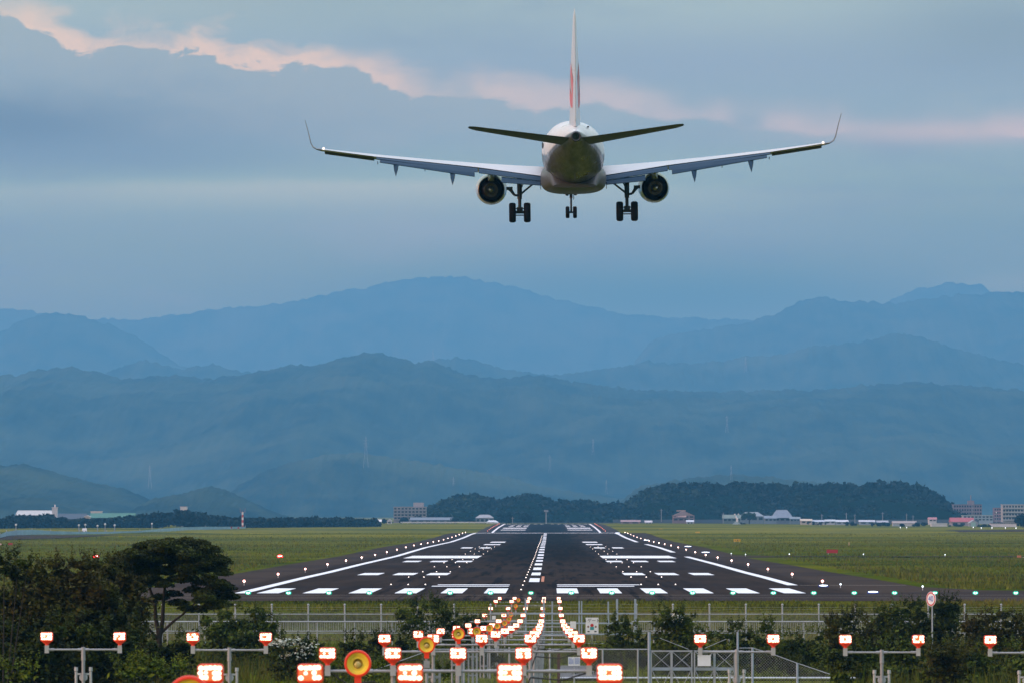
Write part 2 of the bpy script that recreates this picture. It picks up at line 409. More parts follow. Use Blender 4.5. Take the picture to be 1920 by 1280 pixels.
# asphalt: runway with shoulders, turn-off at the threshold, crossing taxiway
mr_, t, b = nmat('asphalt'); b.inputs['Roughness'].default_value = .93; b.inputs['Specular IOR Level'].default_value = 0
tco = tn(t, 'ShaderNodeTexCoord').outputs['Object']; sp = tn(t, 'ShaderNodeSeparateXYZ'); t.links.new(tco, sp.inputs[0])
x_ = tmath(t, 'ABSOLUTE', tmath(t, 'SUBTRACT', sp.outputs[0], XL)); y_ = sp.outputs[1]
s1 = tnoise(t, tco, .35, 5, .6, (1, .05, 1)); s2 = tnoise(t, tco, .05, 4, .6, (1, .5, 1)); s3 = tnoise(t, tco, 6, 3, .6)
s4 = tnoise(t, tco, .5, 5, .6, (.04, 1, 1))
c = tmix(t, tmr(t, s1, .3, .7), (0.0276,0.0217,0.0185), (0.0459,0.0352,0.0291))
c = tmix(t, tmr(t, x_, 23.5, 25.5), c, tmix(t, tmr(t, s2, .3, .7), (0.0507,0.0388,0.0309), (0.0737,0.0555,0.0433)))
c = tmix(t, tmr(t, s2, .45, .7, 0, .5), c, (0.0346,0.0258,0.0222))
c = tmix(t, tmr(t, s4, .5, .75, 0, .35), c, (0.0575,0.0436,0.0340))
over_ = tmr(t, y_, 424, 419); c = tmix(t, tmath(t, 'MULTIPLY', over_, .8), c, tmix(t, tmr(t, s4, .3, .7), (0.0496,0.0379,0.0316), (0.0713,0.0555,0.0446)))
# tyre rubber, laid down where wheels touch
yr = tmath(t, 'ADD', y_, tmath(t, 'MULTIPLY', tmath(t, 'SUBTRACT', s1, .5), 620))
rub = tmath(t, 'MULTIPLY', tmr(t, yr, 640, 900), tmr(t, tmath(t, 'ADD', x_, tmath(t, 'MULTIPLY', tmath(t, 'SUBTRACT', s1, .5), 8)), 10.5, 6.0))
rub = tmath(t, 'MULTIPLY', rub, tmr(t, tnoise(t, tco, 1.3, 4, .6, (1, .02, 1)), .25, .6, .45, 1))
c = tmix(t, tmath(t, 'MULTIPLY', rub, 1.0), c, (0.0109,0.0088,0.0071))
c = tmix(t, tmr(t, s3, .3, .7, 0, .25), c, (0.0230,0.0184,0.0145))
s7 = tnoise(t, tco, .9, 5, .65, (1, .018, 1)); c = tmix(t, tmath(t, 'MULTIPLY', tmr(t, s7, .50, .62, 0, .8), tmr(t, x_, 17, 9)), c, (0.0081,0.0085,0.0103)); s8 = tnoise(t, tco, .02, 2, .5, (1.6, 1, 1)); c = tmix(t, tmr(t, s8, .5, .56, 0, .3), c, (0.0199,0.0200,0.0248))
t.links.new(c, b.inputs['Base Color'])
rw = sheet('runway', [(391,427,-60,62,-50,60),(427,447,-33,60,-33,34),(447,470,-33,34,-32.5,30.5),(470,830,-32.5,30.5,-32,28.5),(830,842,-32,29,-32,34),(842,872,-32,34,-32,34),
      (872,885,-32,34,-32,29),(885,1790,-32,29,-31,30),(1790,2950,-31,30,-28,27),(2950,3010,-28,27,-26,25)], .03, mr_)
tag(rw, kind='structure')
mt_, t, b = nmat('taxiway_asphalt'); b.inputs['Roughness'].default_value = .93; b.inputs['Specular IOR Level'].default_value = 0
tco = tn(t, 'ShaderNodeTexCoord').outputs['Object']
s4 = tnoise(t, tco, .4, 5, .6, (.05, 1, 1)); s2 = tnoise(t, tco, .3, 4, .6)
c = tmix(t, tmr(t, s4, .3, .7), (0.0346,0.0268,0.0222), (0.0713,0.0555,0.0446)); c = tmix(t, tmr(t, s2, .4, .7, 0, .4), c, (0.0459,0.0352,0.0282)); t.links.new(c, b.inputs['Base Color'])
tw = sheet('taxiway', [(391.5,408,62.2,66,61,104),(408,443,61,104,60.2,150),(443,450,60.2,150,60.2,86)], .03, mt_); tag(tw, kind='structure')
def ground_at(x, y):
    i = min(max(int(np.searchsorted(XC, x, 'right'))-1, 0), len(XC)-2); j = min(max(int(np.searchsorted(YR, y, 'right'))-1, 0), len(YR)-2)
    u = (x-XC[i])/(XC[i+1]-XC[i]); v = (y-YR[j])/(YR[j+1]-YR[j]); q = gz([XC[i],XC[i+1],XC[i],XC[i+1]],[YR[j],YR[j],YR[j+1],YR[j+1]])
    return (q[0]*(1-u)+q[1]*u)*(1-v)+(q[2]*(1-u)+q[3]*u)*v
def patch(name, corner, off, m, nsub=3):
    (xa, ya), (xb, yb), (xc_, yc_), (xd, yd) = corner; n1_ = 40; n2_ = 6; V_ = []
    for j in range(n2_+1):
        for i in range(n1_+1):
            u = i/n1_; v = j/n2_
            x = (xa*(1-u)+xb*u)*(1-v)+(xd*(1-u)+xc_*u)*v; y = (ya*(1-u)+yb*u)*(1-v)+(yd*(1-u)+yc_*u)*v
            V_.append((x, y, ground_at(x, y)+off))
    ii = np.arange((n1_+1)*(n2_+1)).reshape(n2_+1, n1_+1)
    o = np_mesh(name, V_, np.stack([ii[:-1,:-1], ii[:-1,1:], ii[1:,1:], ii[1:,:-1]], -1).reshape(-1, 4), m); tag(o, kind='structure'); return o
patch('taxiway', [(34.3,853),(420,853),(420,866),(34.3,866)], .06, mt_)
patch('taxiway', [(-160,1330),(-128,1500),(-128,1800),(-185,1800)], .12, mt_)
patch('taxiway', [(150,2080),(420,2080),(420,2380),(165,2380)], .12, mt_)
tw3 = sheet('taxiway', [(391.5,424,-160,-60.3,-150,-50.3)], .03, mt_); tag(tw3, kind='structure')

# painted markings
mw = mat('runway_paint', (.74,.755,.77), .8, spec=.1, var=.16, vscale=.5)
st = []
def rect(x0, x1, y0, y1): st.append((y0, y1, XL+x0, XL+x1, XL+x0, XL+x1))
for s_ in (-1, 1):
    for cxx in (2.75, 6.0, 9.45, 12.9, 16.35, 19.8):
        a, b_ = sorted((s_*(cxx-.82), s_*(cxx+.82))); rect(a, b_, 427, 457)
    for cxx in (9.9, 13.25, 16.75):
        for y0 in (566, 739):
            a, b_ = sorted((s_*(cxx-1.05), s_*(cxx+1.05))); rect(a, b_, y0, y0+24)
    for cxx in (10.6, 14.0):
        a, b_ = sorted((s_*(cxx-1.0), s_*(cxx+1.0))); rect(a, b_, 1042, 1072)
    a, b_ = sorted((s_*9.0, s_*12.4)); rect(a, b_, 1175, 1215); rect(a, b_, 1300, 1350)
    a, b_ = sorted((s_*9.0, s_*19.6)); rect(a, b_, 815, 870)
    a, b_ = sorted((s_*2.0, s_*8.4)); rect(a, b_, 470, 474.5); rect(a - .3*s_ if s_ < 0 else a, b_ + (.6 if s_ > 0 else 0), 480, 484.5)
    # far end: aiming bars, blocks
    a, b_ = sorted((s_*9.0, s_*19.5)); rect(a, b_, 2412, 2440); rect(a, b_, 2515, 2560)
    for cxx in (9.9, 13.3, 16.8):
        a, b_ = sorted((s_*(cxx-1.1), s_*(cxx+1.1))); rect(a, b_, 2640, 2680); rect(a, b_, 2770, 2800)
    for cxx in (2.75, 6.0, 9.45, 12.9, 16.35, 19.8):
        a, b_ = sorted((s_*(cxx-.85), s_*(cxx+.85))); rect(a, b_, 2920, 2950)
for k in range(30):
    y0 = 503 + 61*k
    if y0 < 1790 or y0 > 2300: rect(-.46, .46, y0, y0+31)
rect(-22.3, -21.4, 427, 1790); rect(-22.3, -21.4, 2300, 2955)
rect(21.4, 22.3, 479, 850); rect(21.4, 22.3, 942, 1210); rect(21.4, 22.3, 1330, 1790); rect(21.4, 22.3, 2300, 2955)
rect(-21.4, 21.4, 1772, 1788)  # pale bar across the whole runway at the crest
mk = sheet('runway_marking', st, .06, mw, rw)
my = mat('orange_paint', (.42,.13,.05), .7)
sheet('guide_line', [(505,552,.62+XL,.88+XL,.62+XL,.88+XL)], .06, my, rw)
mth = mat('worn_yellow_paint', (.17,.135,.10), .8)
sheet('taxi_line', [(478,479.2,22.4+XL,30,22.4+XL,30),(417,417.5,-50,58,-50,58),(403,403.5,-55,60,-55,60)], .06, mth, rw)
conc = mat('concrete', (.34,.35,.36), .85, var=.15, vscale=.8)
sheet('service_road', [(200,203.5,.3,11,.3,11)], .09, conc)
sheet('footpath', [(204,242,.4,2.4,.3,2.6)], .05, mat('dark_concrete', (.07,.07,.072), .9, var=.25, vscale=.6)); tag(bpy.data.objects['footpath'], kind='structure'); tag(bpy.data.objects['service_road'], kind='structure')

# ------------------------------------------------------------------ mountains
from mathutils import noise as mn
def fbm(x, y, o=5, seed=0.0):
    s = 0; a = 1; tot = 0
    for i in range(o):
        s += a*mn.noise(Vector((x, y, seed + i*3.1))); tot += a; a *= .5; x *= 2.03; y *= 2.03
    return s/tot
mf, t, b = nmat('forested_slope'); b.inputs['Roughness'].default_value = 1; b.inputs['Specular IOR Level'].default_value = 0
tco = tn(t, 'ShaderNodeTexCoord').outputs['Object']
n_ = tnoise(t, tco, .012, 6, .65, (1, .3, 1)); n2_ = tnoise(t, tco, .0018, 4, .55)
c = tmix(t, tmr(t, n_, .3, .7), (.008,.014,.010), (.040,.056,.030)); c = tmix(t, tmr(t, n2_, .5, .7), c, (.05,.068,.035)); t.links.new(c, b.inputs['Base Color'])
def ridge(D, pts, depth, seed, spur=1.0, rough=1.0, base=None, cols=420, rows=34, name='mountain', m=None, x0=-260, x1=2180, bumps=3.2, label=None):
    if D > 4000: D = D*MS; depth = depth*MS
    xs = np.linspace(x0, x1, cols)
    py = interp(xs, pts)
    X = (xs - VX)/F*D
    H = CZ + (VY - py)/F*D
    base = CZ - 4 if base is None else base
    V_ = []
    tt_ = np.concatenate([np.linspace(-1, 0, rows), np.linspace(0, 1, 8)[1:]])
    for j, tt in enumerate(tt_):
        for i in range(cols):
            h = H[i] - base
            if h < 0: h = 0
            u = abs(tt); y = D + depth*tt
            prof = (1 - u)**1.15 if tt < 0 else (1-u)
            env = 4*u*(1-u)
            k = 1.0/(depth*.55)
            g = fbm(X[i]*k*1.3 + seed, y*k*.5, 5, seed)
            rd = 1 - abs(g)*2.6
            z = h*prof + env*h*.26*spur*(rd - .45)
            z += bumps*mn.noise(Vector((X[i]*F/D*.11, y*.02, seed)))*rough*D/F*1.5 + bumps*.8*mn.noise(Vector((X[i]*F/D*.35, y*.04, seed+5)))*rough*D/F
            if D > 9000: z += (3.2*mn.noise(Vector((X[i]*F/D/26, seed, 1.0))) + 1.6*mn.noise(Vector((X[i]*F/D/9, seed, 4.0))))*D/F*(1-u)
            if tt == -1 or tt == 1: z = -12
            # never rise above the line of sight to the crest
            if tt < 0:
                lim = (H[i]-CZ)*(y/D) + CZ - base - .5 if H[i] > CZ else z
                if tt < -.001: z = min(z, lim)
            V_.append((X[i], y, base + z))
    R = len(tt_); ii = np.arange(R*cols).reshape(R, cols)
    F_ = np.stack([ii[:-1,:-1], ii[:-1,1:], ii[1:,1:], ii[1:,:-1]], -1).reshape(-1, 4)
    o = np_mesh(name, V_, F_, m or mf, smooth=True); tag(o, kind='structure', label=label); return o
# from the nearest small ones to the farthest range
ridge(4300, [(-260,940),(-60,938),(0,936),(40,931),(80,934),(120,945),(160,962),(200,975),(900,990),(2180,990)], 300, 2.2, .4, .8, rows=16, name='hill', x1=260, cols=160)
ridge(5200, [(-260,930),(-60,885),(0,873),(45,869),(90,880),(130,893),(180,905),(230,915),(265,930),(300,948),(360,975),(2180,990)], 900, 5.2, .7, .8, name='hill', x1=420, cols=240)
ridge(4700, [(230,975),(275,952),(285,935),(340,925),(375,914),(395,911),(420,916),(450,930),(480,945),(505,958),(530,975),(2180,990)], 450, 7.7, .6, .8, name='hill', x0=220, x1=560, cols=200, rows=22)
ridge(6500, [(380,975),(440,915),(500,880),(560,862),(610,853),(680,848),(700,853),(760,862),(820,870),(880,880),(950,893),(1020,912),(1100,925),(1180,935),(1300,950),(1500,975)], 600, 11.3, .7, .9, name='hill', x0=370, x1=1520, cols=320)
ridge(5500, [(1120,975),(1200,910),(1260,900),(1320,892),(1380,889),(1440,893),(1540,905),(1700,940),(1800,975)], 500, 14.3, .5, .8, name='hill', x0=1100, x1=1820, cols=200, rows=16)
ridge(9300, [(-260,720),(-100,712),(0,702),(30,704),(65,692),(105,690),(135,688),(165,692),(195,702),(240,712),(290,705),(330,702),(400,711),(450,702),(480,698),(545,684),(590,686),(640,672),(690,661),(710,660),(740,668),(780,680),(805,676),(840,690),(880,702),(930,710),(980,705),(1020,702),(1060,715),(1120,722),(1200,730),(1300,732),(1400,733),(1500,730),(1560,730),(1610,722),(1680,717),(1725,714),(1760,721),(1840,724),(1920,732),(2180,745)], 2500, 1.7, 1.35, .9, rows=60, cols=620)
ridge(12600, [(-260,740),(150,740),(205,695),(240,683),(273,674),(300,683),(340,692),(370,687),(400,682),(430,692),(480,700),(700,730),(780,700),(820,672),(870,670),(905,680),(950,692),(1000,700),(1060,702),(1100,695),(1160,688),(1215,676),(1260,682),(1330,680),(1400,668),(1470,664),(1520,650),(1600,642),(1650,632),(1690,625),(1730,632),(1800,655),(1860,672),(1920,683),(2180,720)], 1800, 21.9, .8, .9, cols=560)
ridge(16000, [(-260,640),(-60,620),(0,624),(50,597),(100,585),(150,592),(215,612),(280,645),(340,690),(700,760),(1100,740),(1180,690),(1220,640),(1270,623),(1320,618),(1400,605),(1450,590),(1500,565),(1535,556),(1580,565),(1680,567),(1740,560),(1830,550),(1920,547),(2180,560)], 2600, 31.5, .8, .8, cols=460)
ridge(19500, [(-260,590),(-60,575),(0,577),(60,585),(130,596),(200,600),(280,597),(340,588),(400,580),(500,572),(570,562),(620,548),(650,542),(680,543),(720,528),(780,521),(860,519),(930,530),(1000,548),(1080,570),(1200,592),(1400,600),(1650,575),(1710,545),(1780,530),(1840,531),(1855,548),(1920,552),(2180,560)], 2500, 41.5, .6, .8, cols=460)
# ------------------------------------------------------------------ airliner
M_white = mat('white_aircraft_paint', (.62,.61,.60), .28, coat=.5, var=.035, vscale=1.1)
M_belly = mat('belly_shade_paint', (.06,.058,.053), .5, coat=.1, var=.12, vscale=1.7)
M_wing = mat('wing_grey_paint', (.50,.49,.49), .38, var=.04, vscale=1.4)
M_winglet = mat('winglet_grey_paint', (.13,.135,.15), .5)
M_flap = mat('flap_sky_tint_paint', (.020,.050,.085), .7, spec=.2, var=.06, vscale=1.5)  # blue reflection of the sky put into the base colour of grey parts
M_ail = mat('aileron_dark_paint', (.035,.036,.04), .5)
M_stab = mat('stabiliser_shade_paint', (.02,.02,.021), .45)  # shade under the tailplane put into a near-black base colour
M_metal = mat('bare_metal', (.34,.30,.27), .28, metal=1)
M_dark = mat('dark_metal', (.03,.03,.032), .5, metal=.5)  # plain dark metal for fan duct, cabin windows and vent
M_hot = mat('burnt_metal', (.12,.08,.06), .35, metal=.9)
M_gear = mat('landing_gear_metal', (.025,.025,.027), .6)
M_tyre = mat('tyre_rubber', (.006,.006,.006), .9, spec=.2)
M_red = mat('tail_red_paint', (.56,.15,.17), .4)
M_navw = glow('tail_lamp', (1.0,.80,.66), 2.5)
PD = 282.0
t = M_white.node_tree; b = t.nodes['Principled BSDF']
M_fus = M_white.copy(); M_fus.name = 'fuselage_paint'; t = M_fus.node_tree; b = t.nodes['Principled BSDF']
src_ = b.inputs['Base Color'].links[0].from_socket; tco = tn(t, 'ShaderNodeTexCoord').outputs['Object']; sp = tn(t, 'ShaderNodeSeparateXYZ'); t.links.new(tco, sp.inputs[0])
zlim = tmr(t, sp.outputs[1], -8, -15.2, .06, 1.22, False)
t.links.new(tmix(t, tmr(t, tmath(t, 'SUBTRACT', sp.outputs[2], zlim), .10, -.06), src_, (.045,.042,.038)), b.inputs['Base Color'])  # painted shade: belly and tail cone darkened below a line rising aft
basec = b.inputs['Base Color'].links[0].from_socket
seam = tmath(t, 'LESS_THAN', tmath(t, 'FRACT', tmath(t, 'MULTIPLY', sp.outputs[1], .74)), .022)
t.links.new(tmix(t, tmath(t, 'MULTIPLY', seam, .55), basec, (.10,.10,.10)), b.inputs['Base Color'])
grime = tnoise(t, tco, 1.6, 5, .65, (1.5, .35, 1)); t.links.new(tmr(t, grime, .3, .7, .25, .55), b.inputs['Roughness']); b.inputs['Coat Weight'].default_value = .22
pa = empty('airliner', (PX(1074, PD), PD, PZ(291, PD)), 'white twin-engine jet airliner seen from behind, wheels down, gliding towards the runway', 'airliner')
pa.rotation_euler = (math.radians(4.1), math.radians(-.72), math.radians(.35))

def sect(w, top, bot, y, n=40, ex=2.15, split=.12):
    zc = bot + (top-bot)*(.5+split*.0); r = []
    for i in range(n):
        t = 2*math.pi*i/n; c_, s_ = math.cos(t), math.sin(t)
        x = w*math.copysign(abs(c_)**(2/ex), c_); h = (top-zc) if s_ > 0 else (zc-bot)
        r.append((x, y, zc + h*math.copysign(abs(s_)**(2/ex), s_)))
    return r
FS = [(13.0,.04,-.45,-.53),(12.8,.38,-.15,-.85),(12.3,.72,.2,-1.15),(11.4,1.1,.75,-1.42),(10.2,1.36,1.35,-1.6),(8.8,1.48,1.62,-1.67),(7,1.505,1.67,-1.68),(0,1.505,1.67,-1.68),
      (-3.5,1.505,1.67,-1.66),(-5.2,1.49,1.67,-1.52),(-7,1.42,1.66,-1.22),(-8.8,1.28,1.63,-.84),(-10.5,1.06,1.58,-.44),(-12,.82,1.52,-.07),(-13.3,.58,1.43,.28),(-14.4,.37,1.33,.56),(-15.1,.25,1.24,.75)]
mb = MB(); mb.loft([sect(w, t_, b_, y, ex=2.05) for y, w, t_, b_ in FS], cap=True)
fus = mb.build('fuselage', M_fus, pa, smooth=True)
# wing-body fairing; the belly shade is put into its dark base colour
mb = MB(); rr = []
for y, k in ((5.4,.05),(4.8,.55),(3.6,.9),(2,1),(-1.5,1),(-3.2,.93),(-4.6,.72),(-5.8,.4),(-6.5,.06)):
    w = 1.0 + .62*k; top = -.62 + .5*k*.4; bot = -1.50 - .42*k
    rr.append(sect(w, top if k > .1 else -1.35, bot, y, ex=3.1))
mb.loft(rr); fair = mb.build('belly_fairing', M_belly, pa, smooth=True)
mb = MB(); mb.lathe([(.255,-15.08),(.235,-15.35),(.2,-15.42),(.165,-15.40),(.15,-14.9),(.0,-14.9)], (0,0,.995), 24); mb.build('exhaust_pipe', M_gear, pa, smooth=True)
# blade aerials under the tail and the belly
MB().box((0,-9.2,-.95), (.03,.5,.34)).build('blade_aerial', M_gear, pa); MB().box((0,-2.0,-2.02), (.03,.4,.3)).build('blade_aerial', M_gear, pa)
def airfoil(chord, th, n=9, camber=.0):
    up = []; lo = []
    for i in range(n+1):
        u = (1-math.cos(math.pi*i/n))/2
        t_ = 5*th*(.2969*math.sqrt(u)-.126*u-.3516*u*u+.2843*u**3-.1015*u**4)
        cb = camber*4*u*(1-u); up.append((u, cb+t_)); lo.append((u, cb-t_))
    return up[::-1] + lo[1:-1]       # starts at the trailing edge, over the top
def fin_loft(secs, vertical=False, n=9):
    mb = MB(); rings = []
    for (x, yl, z, ch, th, inc) in secs:
        ring = []
        for u, h in airfoil(ch, th, n):
            yy = -u*ch; zz = h*ch; ci, si = math.cos(inc), math.sin(inc)
            y2 = yy*ci - zz*si; z2 = yy*si + zz*ci
            ring.append((zz + x, yl + yy, z) if vertical else (x, yl + y2, z + z2))
        rings.append(ring)
    return mb.loft(rings)
# vertical fin and rudder
mb = fin_loft([(0,-9.3,1.45,4.2,.13,0),(0,-9.9,1.9,3.75,.135,0),(0,-11.9,4.0,2.7,.155,0),(0,-14.1,6.55,1.45,.11,0),(0,-14.45,6.85,1.15,.06,0),(0,-14.8,6.98,.7,.03,0)], True, 11)
fin = mb.build('fin', M_white, pa, smooth=True)
mb = MB()
def ruds(z, yl, yt, w0): return [(-w0,yl,z),(w0,yl,z),(.012,yt,z),(-.012,yt,z)]
mb.loft([ruds(1.75,-13.45,-14.75,.15),ruds(4.0,-14.4,-15.35,.08),ruds(6.7,-15.45,-16.15,.035)])
rud = mb.build('rudder', M_white, pa)
# red airline emblem: open ring with wing-like feathers on either side of the fin, flush on the skin
def fin_half(y, z):
    secs = [(1.45,-9.3,4.2,.13),(1.9,-9.9,3.75,.135),(4.0,-11.9,2.7,.155),(6.55,-14.1,1.45,.11)]
    yl = np.interp(z, [s[0] for s in secs], [s[1] for s in secs]); ch = np.interp(z, [s[0] for s in secs], [s[2] for s in secs]); th = np.interp(z, [s[0] for s in secs], [s[3] for s in secs])
    u = min(max((yl-y)/ch, .001), .999)
    return 5*th*(.2969*math.sqrt(u)-.126*u-.3516*u*u+.2843*u**3-.1015*u**4)*ch
for s_ in (-1, 1):
    mb = MB(); cy0, cz0, R = -12.75, 3.45, 1.12; nseg = 64
    for i in range(nseg):
        a0 = 2*math.pi*i/nseg; a1 = 2*math.pi*(i+1)/nseg; am = (a0+a1)/2
        if .30*math.pi < am < .62*math.pi: continue
        k = 6; r_in = .38 + .10*math.cos(am*3)
        for j in range(k):
            ra = R*(r_in + (1-r_in)*j/k); rb = R*(r_in + (1-r_in)*(j+1)/k); q = []
            for a_, r_ in ((a0,ra),(a1,ra),(a1,rb),(a0,rb)):
                y_ = cy0 + r_*math.cos(a_); z_ = cz0 + r_*math.sin(a_)
                y_ = max(y_, -14.9 + 0*z_)
                lim = np.interp(z_, [1.75,4.0,6.7], [-13.45,-14.4,-15.45])
                if y_ > lim: h = fin_half(y_, z_)
                else: h = 0.02 + np.interp(z_, [1.75,4.0,6.7], [.15,.08,.035])*max(0,(1-(lim-y_)/1.1))
                q.append((s_*(h+.012), y_, z_))
            mb.add(q, [(0,1,2,3)])
    mb.build('emblem', M_red, pa, fixn=False)
# tailplane
for s_ in (-1, 1):
    inc = math.radians(-6.0)
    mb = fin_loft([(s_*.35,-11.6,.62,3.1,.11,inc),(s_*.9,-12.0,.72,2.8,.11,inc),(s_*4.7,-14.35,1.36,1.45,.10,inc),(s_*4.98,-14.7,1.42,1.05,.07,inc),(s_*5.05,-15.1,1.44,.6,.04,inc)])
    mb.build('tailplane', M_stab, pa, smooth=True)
# wings
XS =   [1.2, 2.6, 4.65, 7.2, 9.75, 11.4, 12.35]
LEy =  [4.3, 3.45, 2.35, .95, -.35, -1.2, -1.75]
TEy =  [-.75, -.75, -.9, -1.5, -2.15, -2.65, -2.95]
ZT =   [-.60, -.52, -.36, -.12, .16, .36, .49]     # crest of the upper skin
ZB =   [-1.06, -.86, -.55, -.24, .06, .30, .44]    # rear edge above the flaps
TH =   [.70, .60, .46, .34, .26, .2, .15]
def W(x, arr): return float(np.interp(x, XS, arr))
def wing_ring(x, s_, n=8):
    le, te, zt, zb, th = (W(x, a) for a in (LEy, TEy, ZT, ZB, TH)); ch = le-te
    zle = zt - th*.42; ring = []
    for i in range(n+1):                 # upper skin from trailing edge to nose
        u = 1-(i/n)**1.6 if False else (1+math.cos(math.pi*i/n))/2
        prof = zb + (zt-zb)*(1-((u-.35)/.65)**2) if u > .35 else zle + (zt-zle)*math.sqrt(max(0, 1-((.35-u)/.35)**2))
        ring.append((s_*x, le-u*ch, prof))
    for i in range(1, n):                # lower skin back
        u = (1-math.cos(math.pi*i/n))/2
        low = zt - th
        prof = zle + (low-zle)*math.sqrt(max(0, 1-((.35-u)/.35)**2)) if u < .35 else low + (zb-.05-low)*((u-.35)/.65)**1.3
        ring.append((s_*x, le-u*ch, prof))
    return ring
for s_ in (-1, 1):
    mb = MB(); xs = [1.0,1.6,2.2,2.8,3.4,4.0,4.65,5.5,6.4,7.2,8.0,8.9,9.75,10.6,11.4,12.0,12.35]
    xs[0] = 1.2; rings = [wing_ring(x, s_) for x in xs]
    # blended winglet
    mb.loft(rings); w_ = mb.build('wing', M_wing, pa, smooth=True); mb = MB()
    last = rings[-1]; rings = [last]; cyr = sum(p[1] for p in last)/len(last); czr = sum(p[2] for p in last)/len(last)
    for (dx, dz, dy, k, tk, tilt) in ((.22,.03,-.12,.93,.62,.15),(.42,.14,-.28,.86,.40,.6),(.52,.34,-.45,.78,.30,1.15),(.64,.95,-.95,.60,.2,1.33),(.76,1.48,-1.45,.38,.13,1.35)):
        ring = []
        for p in last:
            yy = (p[1]-cyr)*k; hh = (p[2]-czr)*tk
            ring.append((s_*(12.35 + dx - hh*math.sin(tilt)), cyr+dy+yy, czr+dz+hh*math.cos(tilt)))
        rings.append(ring)
    mb.loft(rings); mb.build('winglet', M_winglet, pa, smooth=True)
    # flaps: a fore and an aft element in each of two spans
    def plate(x0, x1, zf0, zr0, yoff0, yoff1, th, name, m, gap=.0, parent=None):
        mb = MB(); rings = []
        for x in (x0, x1):
            za, zb_ = zf0(x), zr0(x); ya = W(x, TEy)+yoff0; yb = W(x, TEy)+yoff1
            rings.append([(s_*x, ya, za), (s_*x, (ya+yb)/2, (za+zb_)/2+.035), (s_*x, yb, zb_), (s_*x, yb+.02, zb_-.03), (s_*x, ya+.15, za-th)])
        return mb.loft(rings).build(name, m, parent or pa)
    zv = lambda x: float(np.interp(x, [1.5,3.6,4.6,4.85,9.75],[-1.26,-.97,-.84,-.69,-.03]))
    zz = lambda x: float(np.interp(x, [1.5,3.62,4.84,9.75],[-1.46,-1.28,-.98,-.17]))
    zb0 = lambda x: W(x, ZB)-.035
    def flap(x0, x1, xa0, xa1):
        f = plate(x0, x1, zb0, zv, .05, -.55, .08, 'flap', M_flap)
        plate(xa0, xa1, lambda x: zv(x)-.03, zz, -.50, -.92, .06, 'aft_flap', M_flap, parent=f)
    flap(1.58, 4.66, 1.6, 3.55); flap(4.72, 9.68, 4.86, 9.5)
    # aileron, its underside shade put into the dark base colour
    mb = MB(); rings = []
    for x, zt_, zb_ in ((9.8,.055,-.155),(12.2,.425,.205)):
        y = W(x, TEy); rings.append([(s_*x, y-.02, zt_), (s_*x, y+.75, zt_-.04), (s_*x, y+.55, zb_), (s_*x, y+.45, zb_)])
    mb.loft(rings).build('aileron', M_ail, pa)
    # flap track fairings
    for x, zl in ((5.95,-1.40),(8.72,-.93)):
        zt_ = zz(x)+.08; y0 = W(x, TEy)
        mb = MB(); rings = []
        for y_, hw, top, bot in ((y0+1.6,.02,W(x,ZB)-.2,W(x,ZB)-.25),(y0+.7,.13,W(x,ZB)-.12,zt_-.2),(y0-.3,.15,zt_-.02,zt_-.32),(y0-.9,.12,zt_-.1,zl+.08),(y0-1.35,.012,zl+.05,zl)):
            rings.append([(s_*x+hw*a, y_, (top+bot)/2+(top-bot)/2*b_) for a, b_ in ((-1,1),(1,1),(.8,0),(.15,-1),(-.15,-1),(-.8,0))])
        mb.loft(rings).build('flap_fairing', M_flap, pa)
    for x in (7.3, 9.6, 1.62): MB().box((s_*x, W(x,TEy)-.95, zz(x)-.05), (.03,.3,.14 if x > 2 else .34)).build('flap_hinge', M_gear, pa)
    mb = MB(); mb.ball((s_*12.25, -2.98, .49), .055, 8, 6); mb.build('navigation_light', M_navw, pa)
    # engine
    ex, ez = s_*4.07, -1.68
    mb = MB(); mb.lathe([(.60,4.6),(.66,4.85),(.72,4.75),(.77,4.2),(.785,3.2),(.775,2.2),(.72,1.3),(.665,.72),(.650,.72),(.69,1.4),(.70,2.6)], (ex,0,ez), 40)
    en = mb.build('engine', M_white, pa, smooth=True)
    mb = MB(); mb.lathe([(.66,1.0),(.655,.66),(.635,.65),(.63,1.0)], (ex,0,ez), 40); mb.build('nozzle_rim', M_metal, en, smooth=True)
    mb = MB(); mb.lathe([(.0,2.4),(.70,2.4)], (ex,0,ez), 32); mb.build('fan_duct', M_dark, en, smooth=True)
    mb = MB(); mb.lathe([(.50,2.35),(.52,1.6),(.47,.9),(.37,.35),(.335,.05),(.315,.05),(.33,.5),(.0,.5)], (ex,0,ez), 36); mb.build('core_cowl', M_hot, en, smooth=True)
    mb = MB(); mb.lathe([(.20,.5),(.185,.15),(.11,-.25),(.02,-.42),(.0,-.42)], (ex,0,ez), 24); mb.build('exhaust_plug', M_metal, en, smooth=True)
    mb = MB(); rings = []
    for y_, hw, top, bot in ((4.0,.03,-.78,-1.0),(2.6,.16,-.62,-1.1),(1.2,.17,-.62,-1.2),(.2,.12,-.72,-1.25),(-.7,.02,-.9,-1.05)):
        rings.append([(ex-hw,y_,bot),(ex+hw,y_,bot),(ex+hw,y_,top),(ex-hw,y_,top)])
    mb.loft(rings).build('pylon', M_wing, en)
    # main gear
    gxp = s_*2.66
    mb = MB()
    mb.cyl((gxp,.1,-.95),(gxp,0,-2.15),.135,.12,12).cyl((gxp,0,-2.1),(gxp,0,-2.78),.085,.085,12)
    mb.cyl((gxp,-.16,-1.2),(gxp,-.2,-2.25),.035,.035,6)
    mb.cyl((gxp,0,-1.95),(s_*1.78,.3,-1.25),.05,.045,8).cyl((gxp-s_*.02,-.05,-1.75),(s_*2.35,0,-1.15),.025,.025,6)
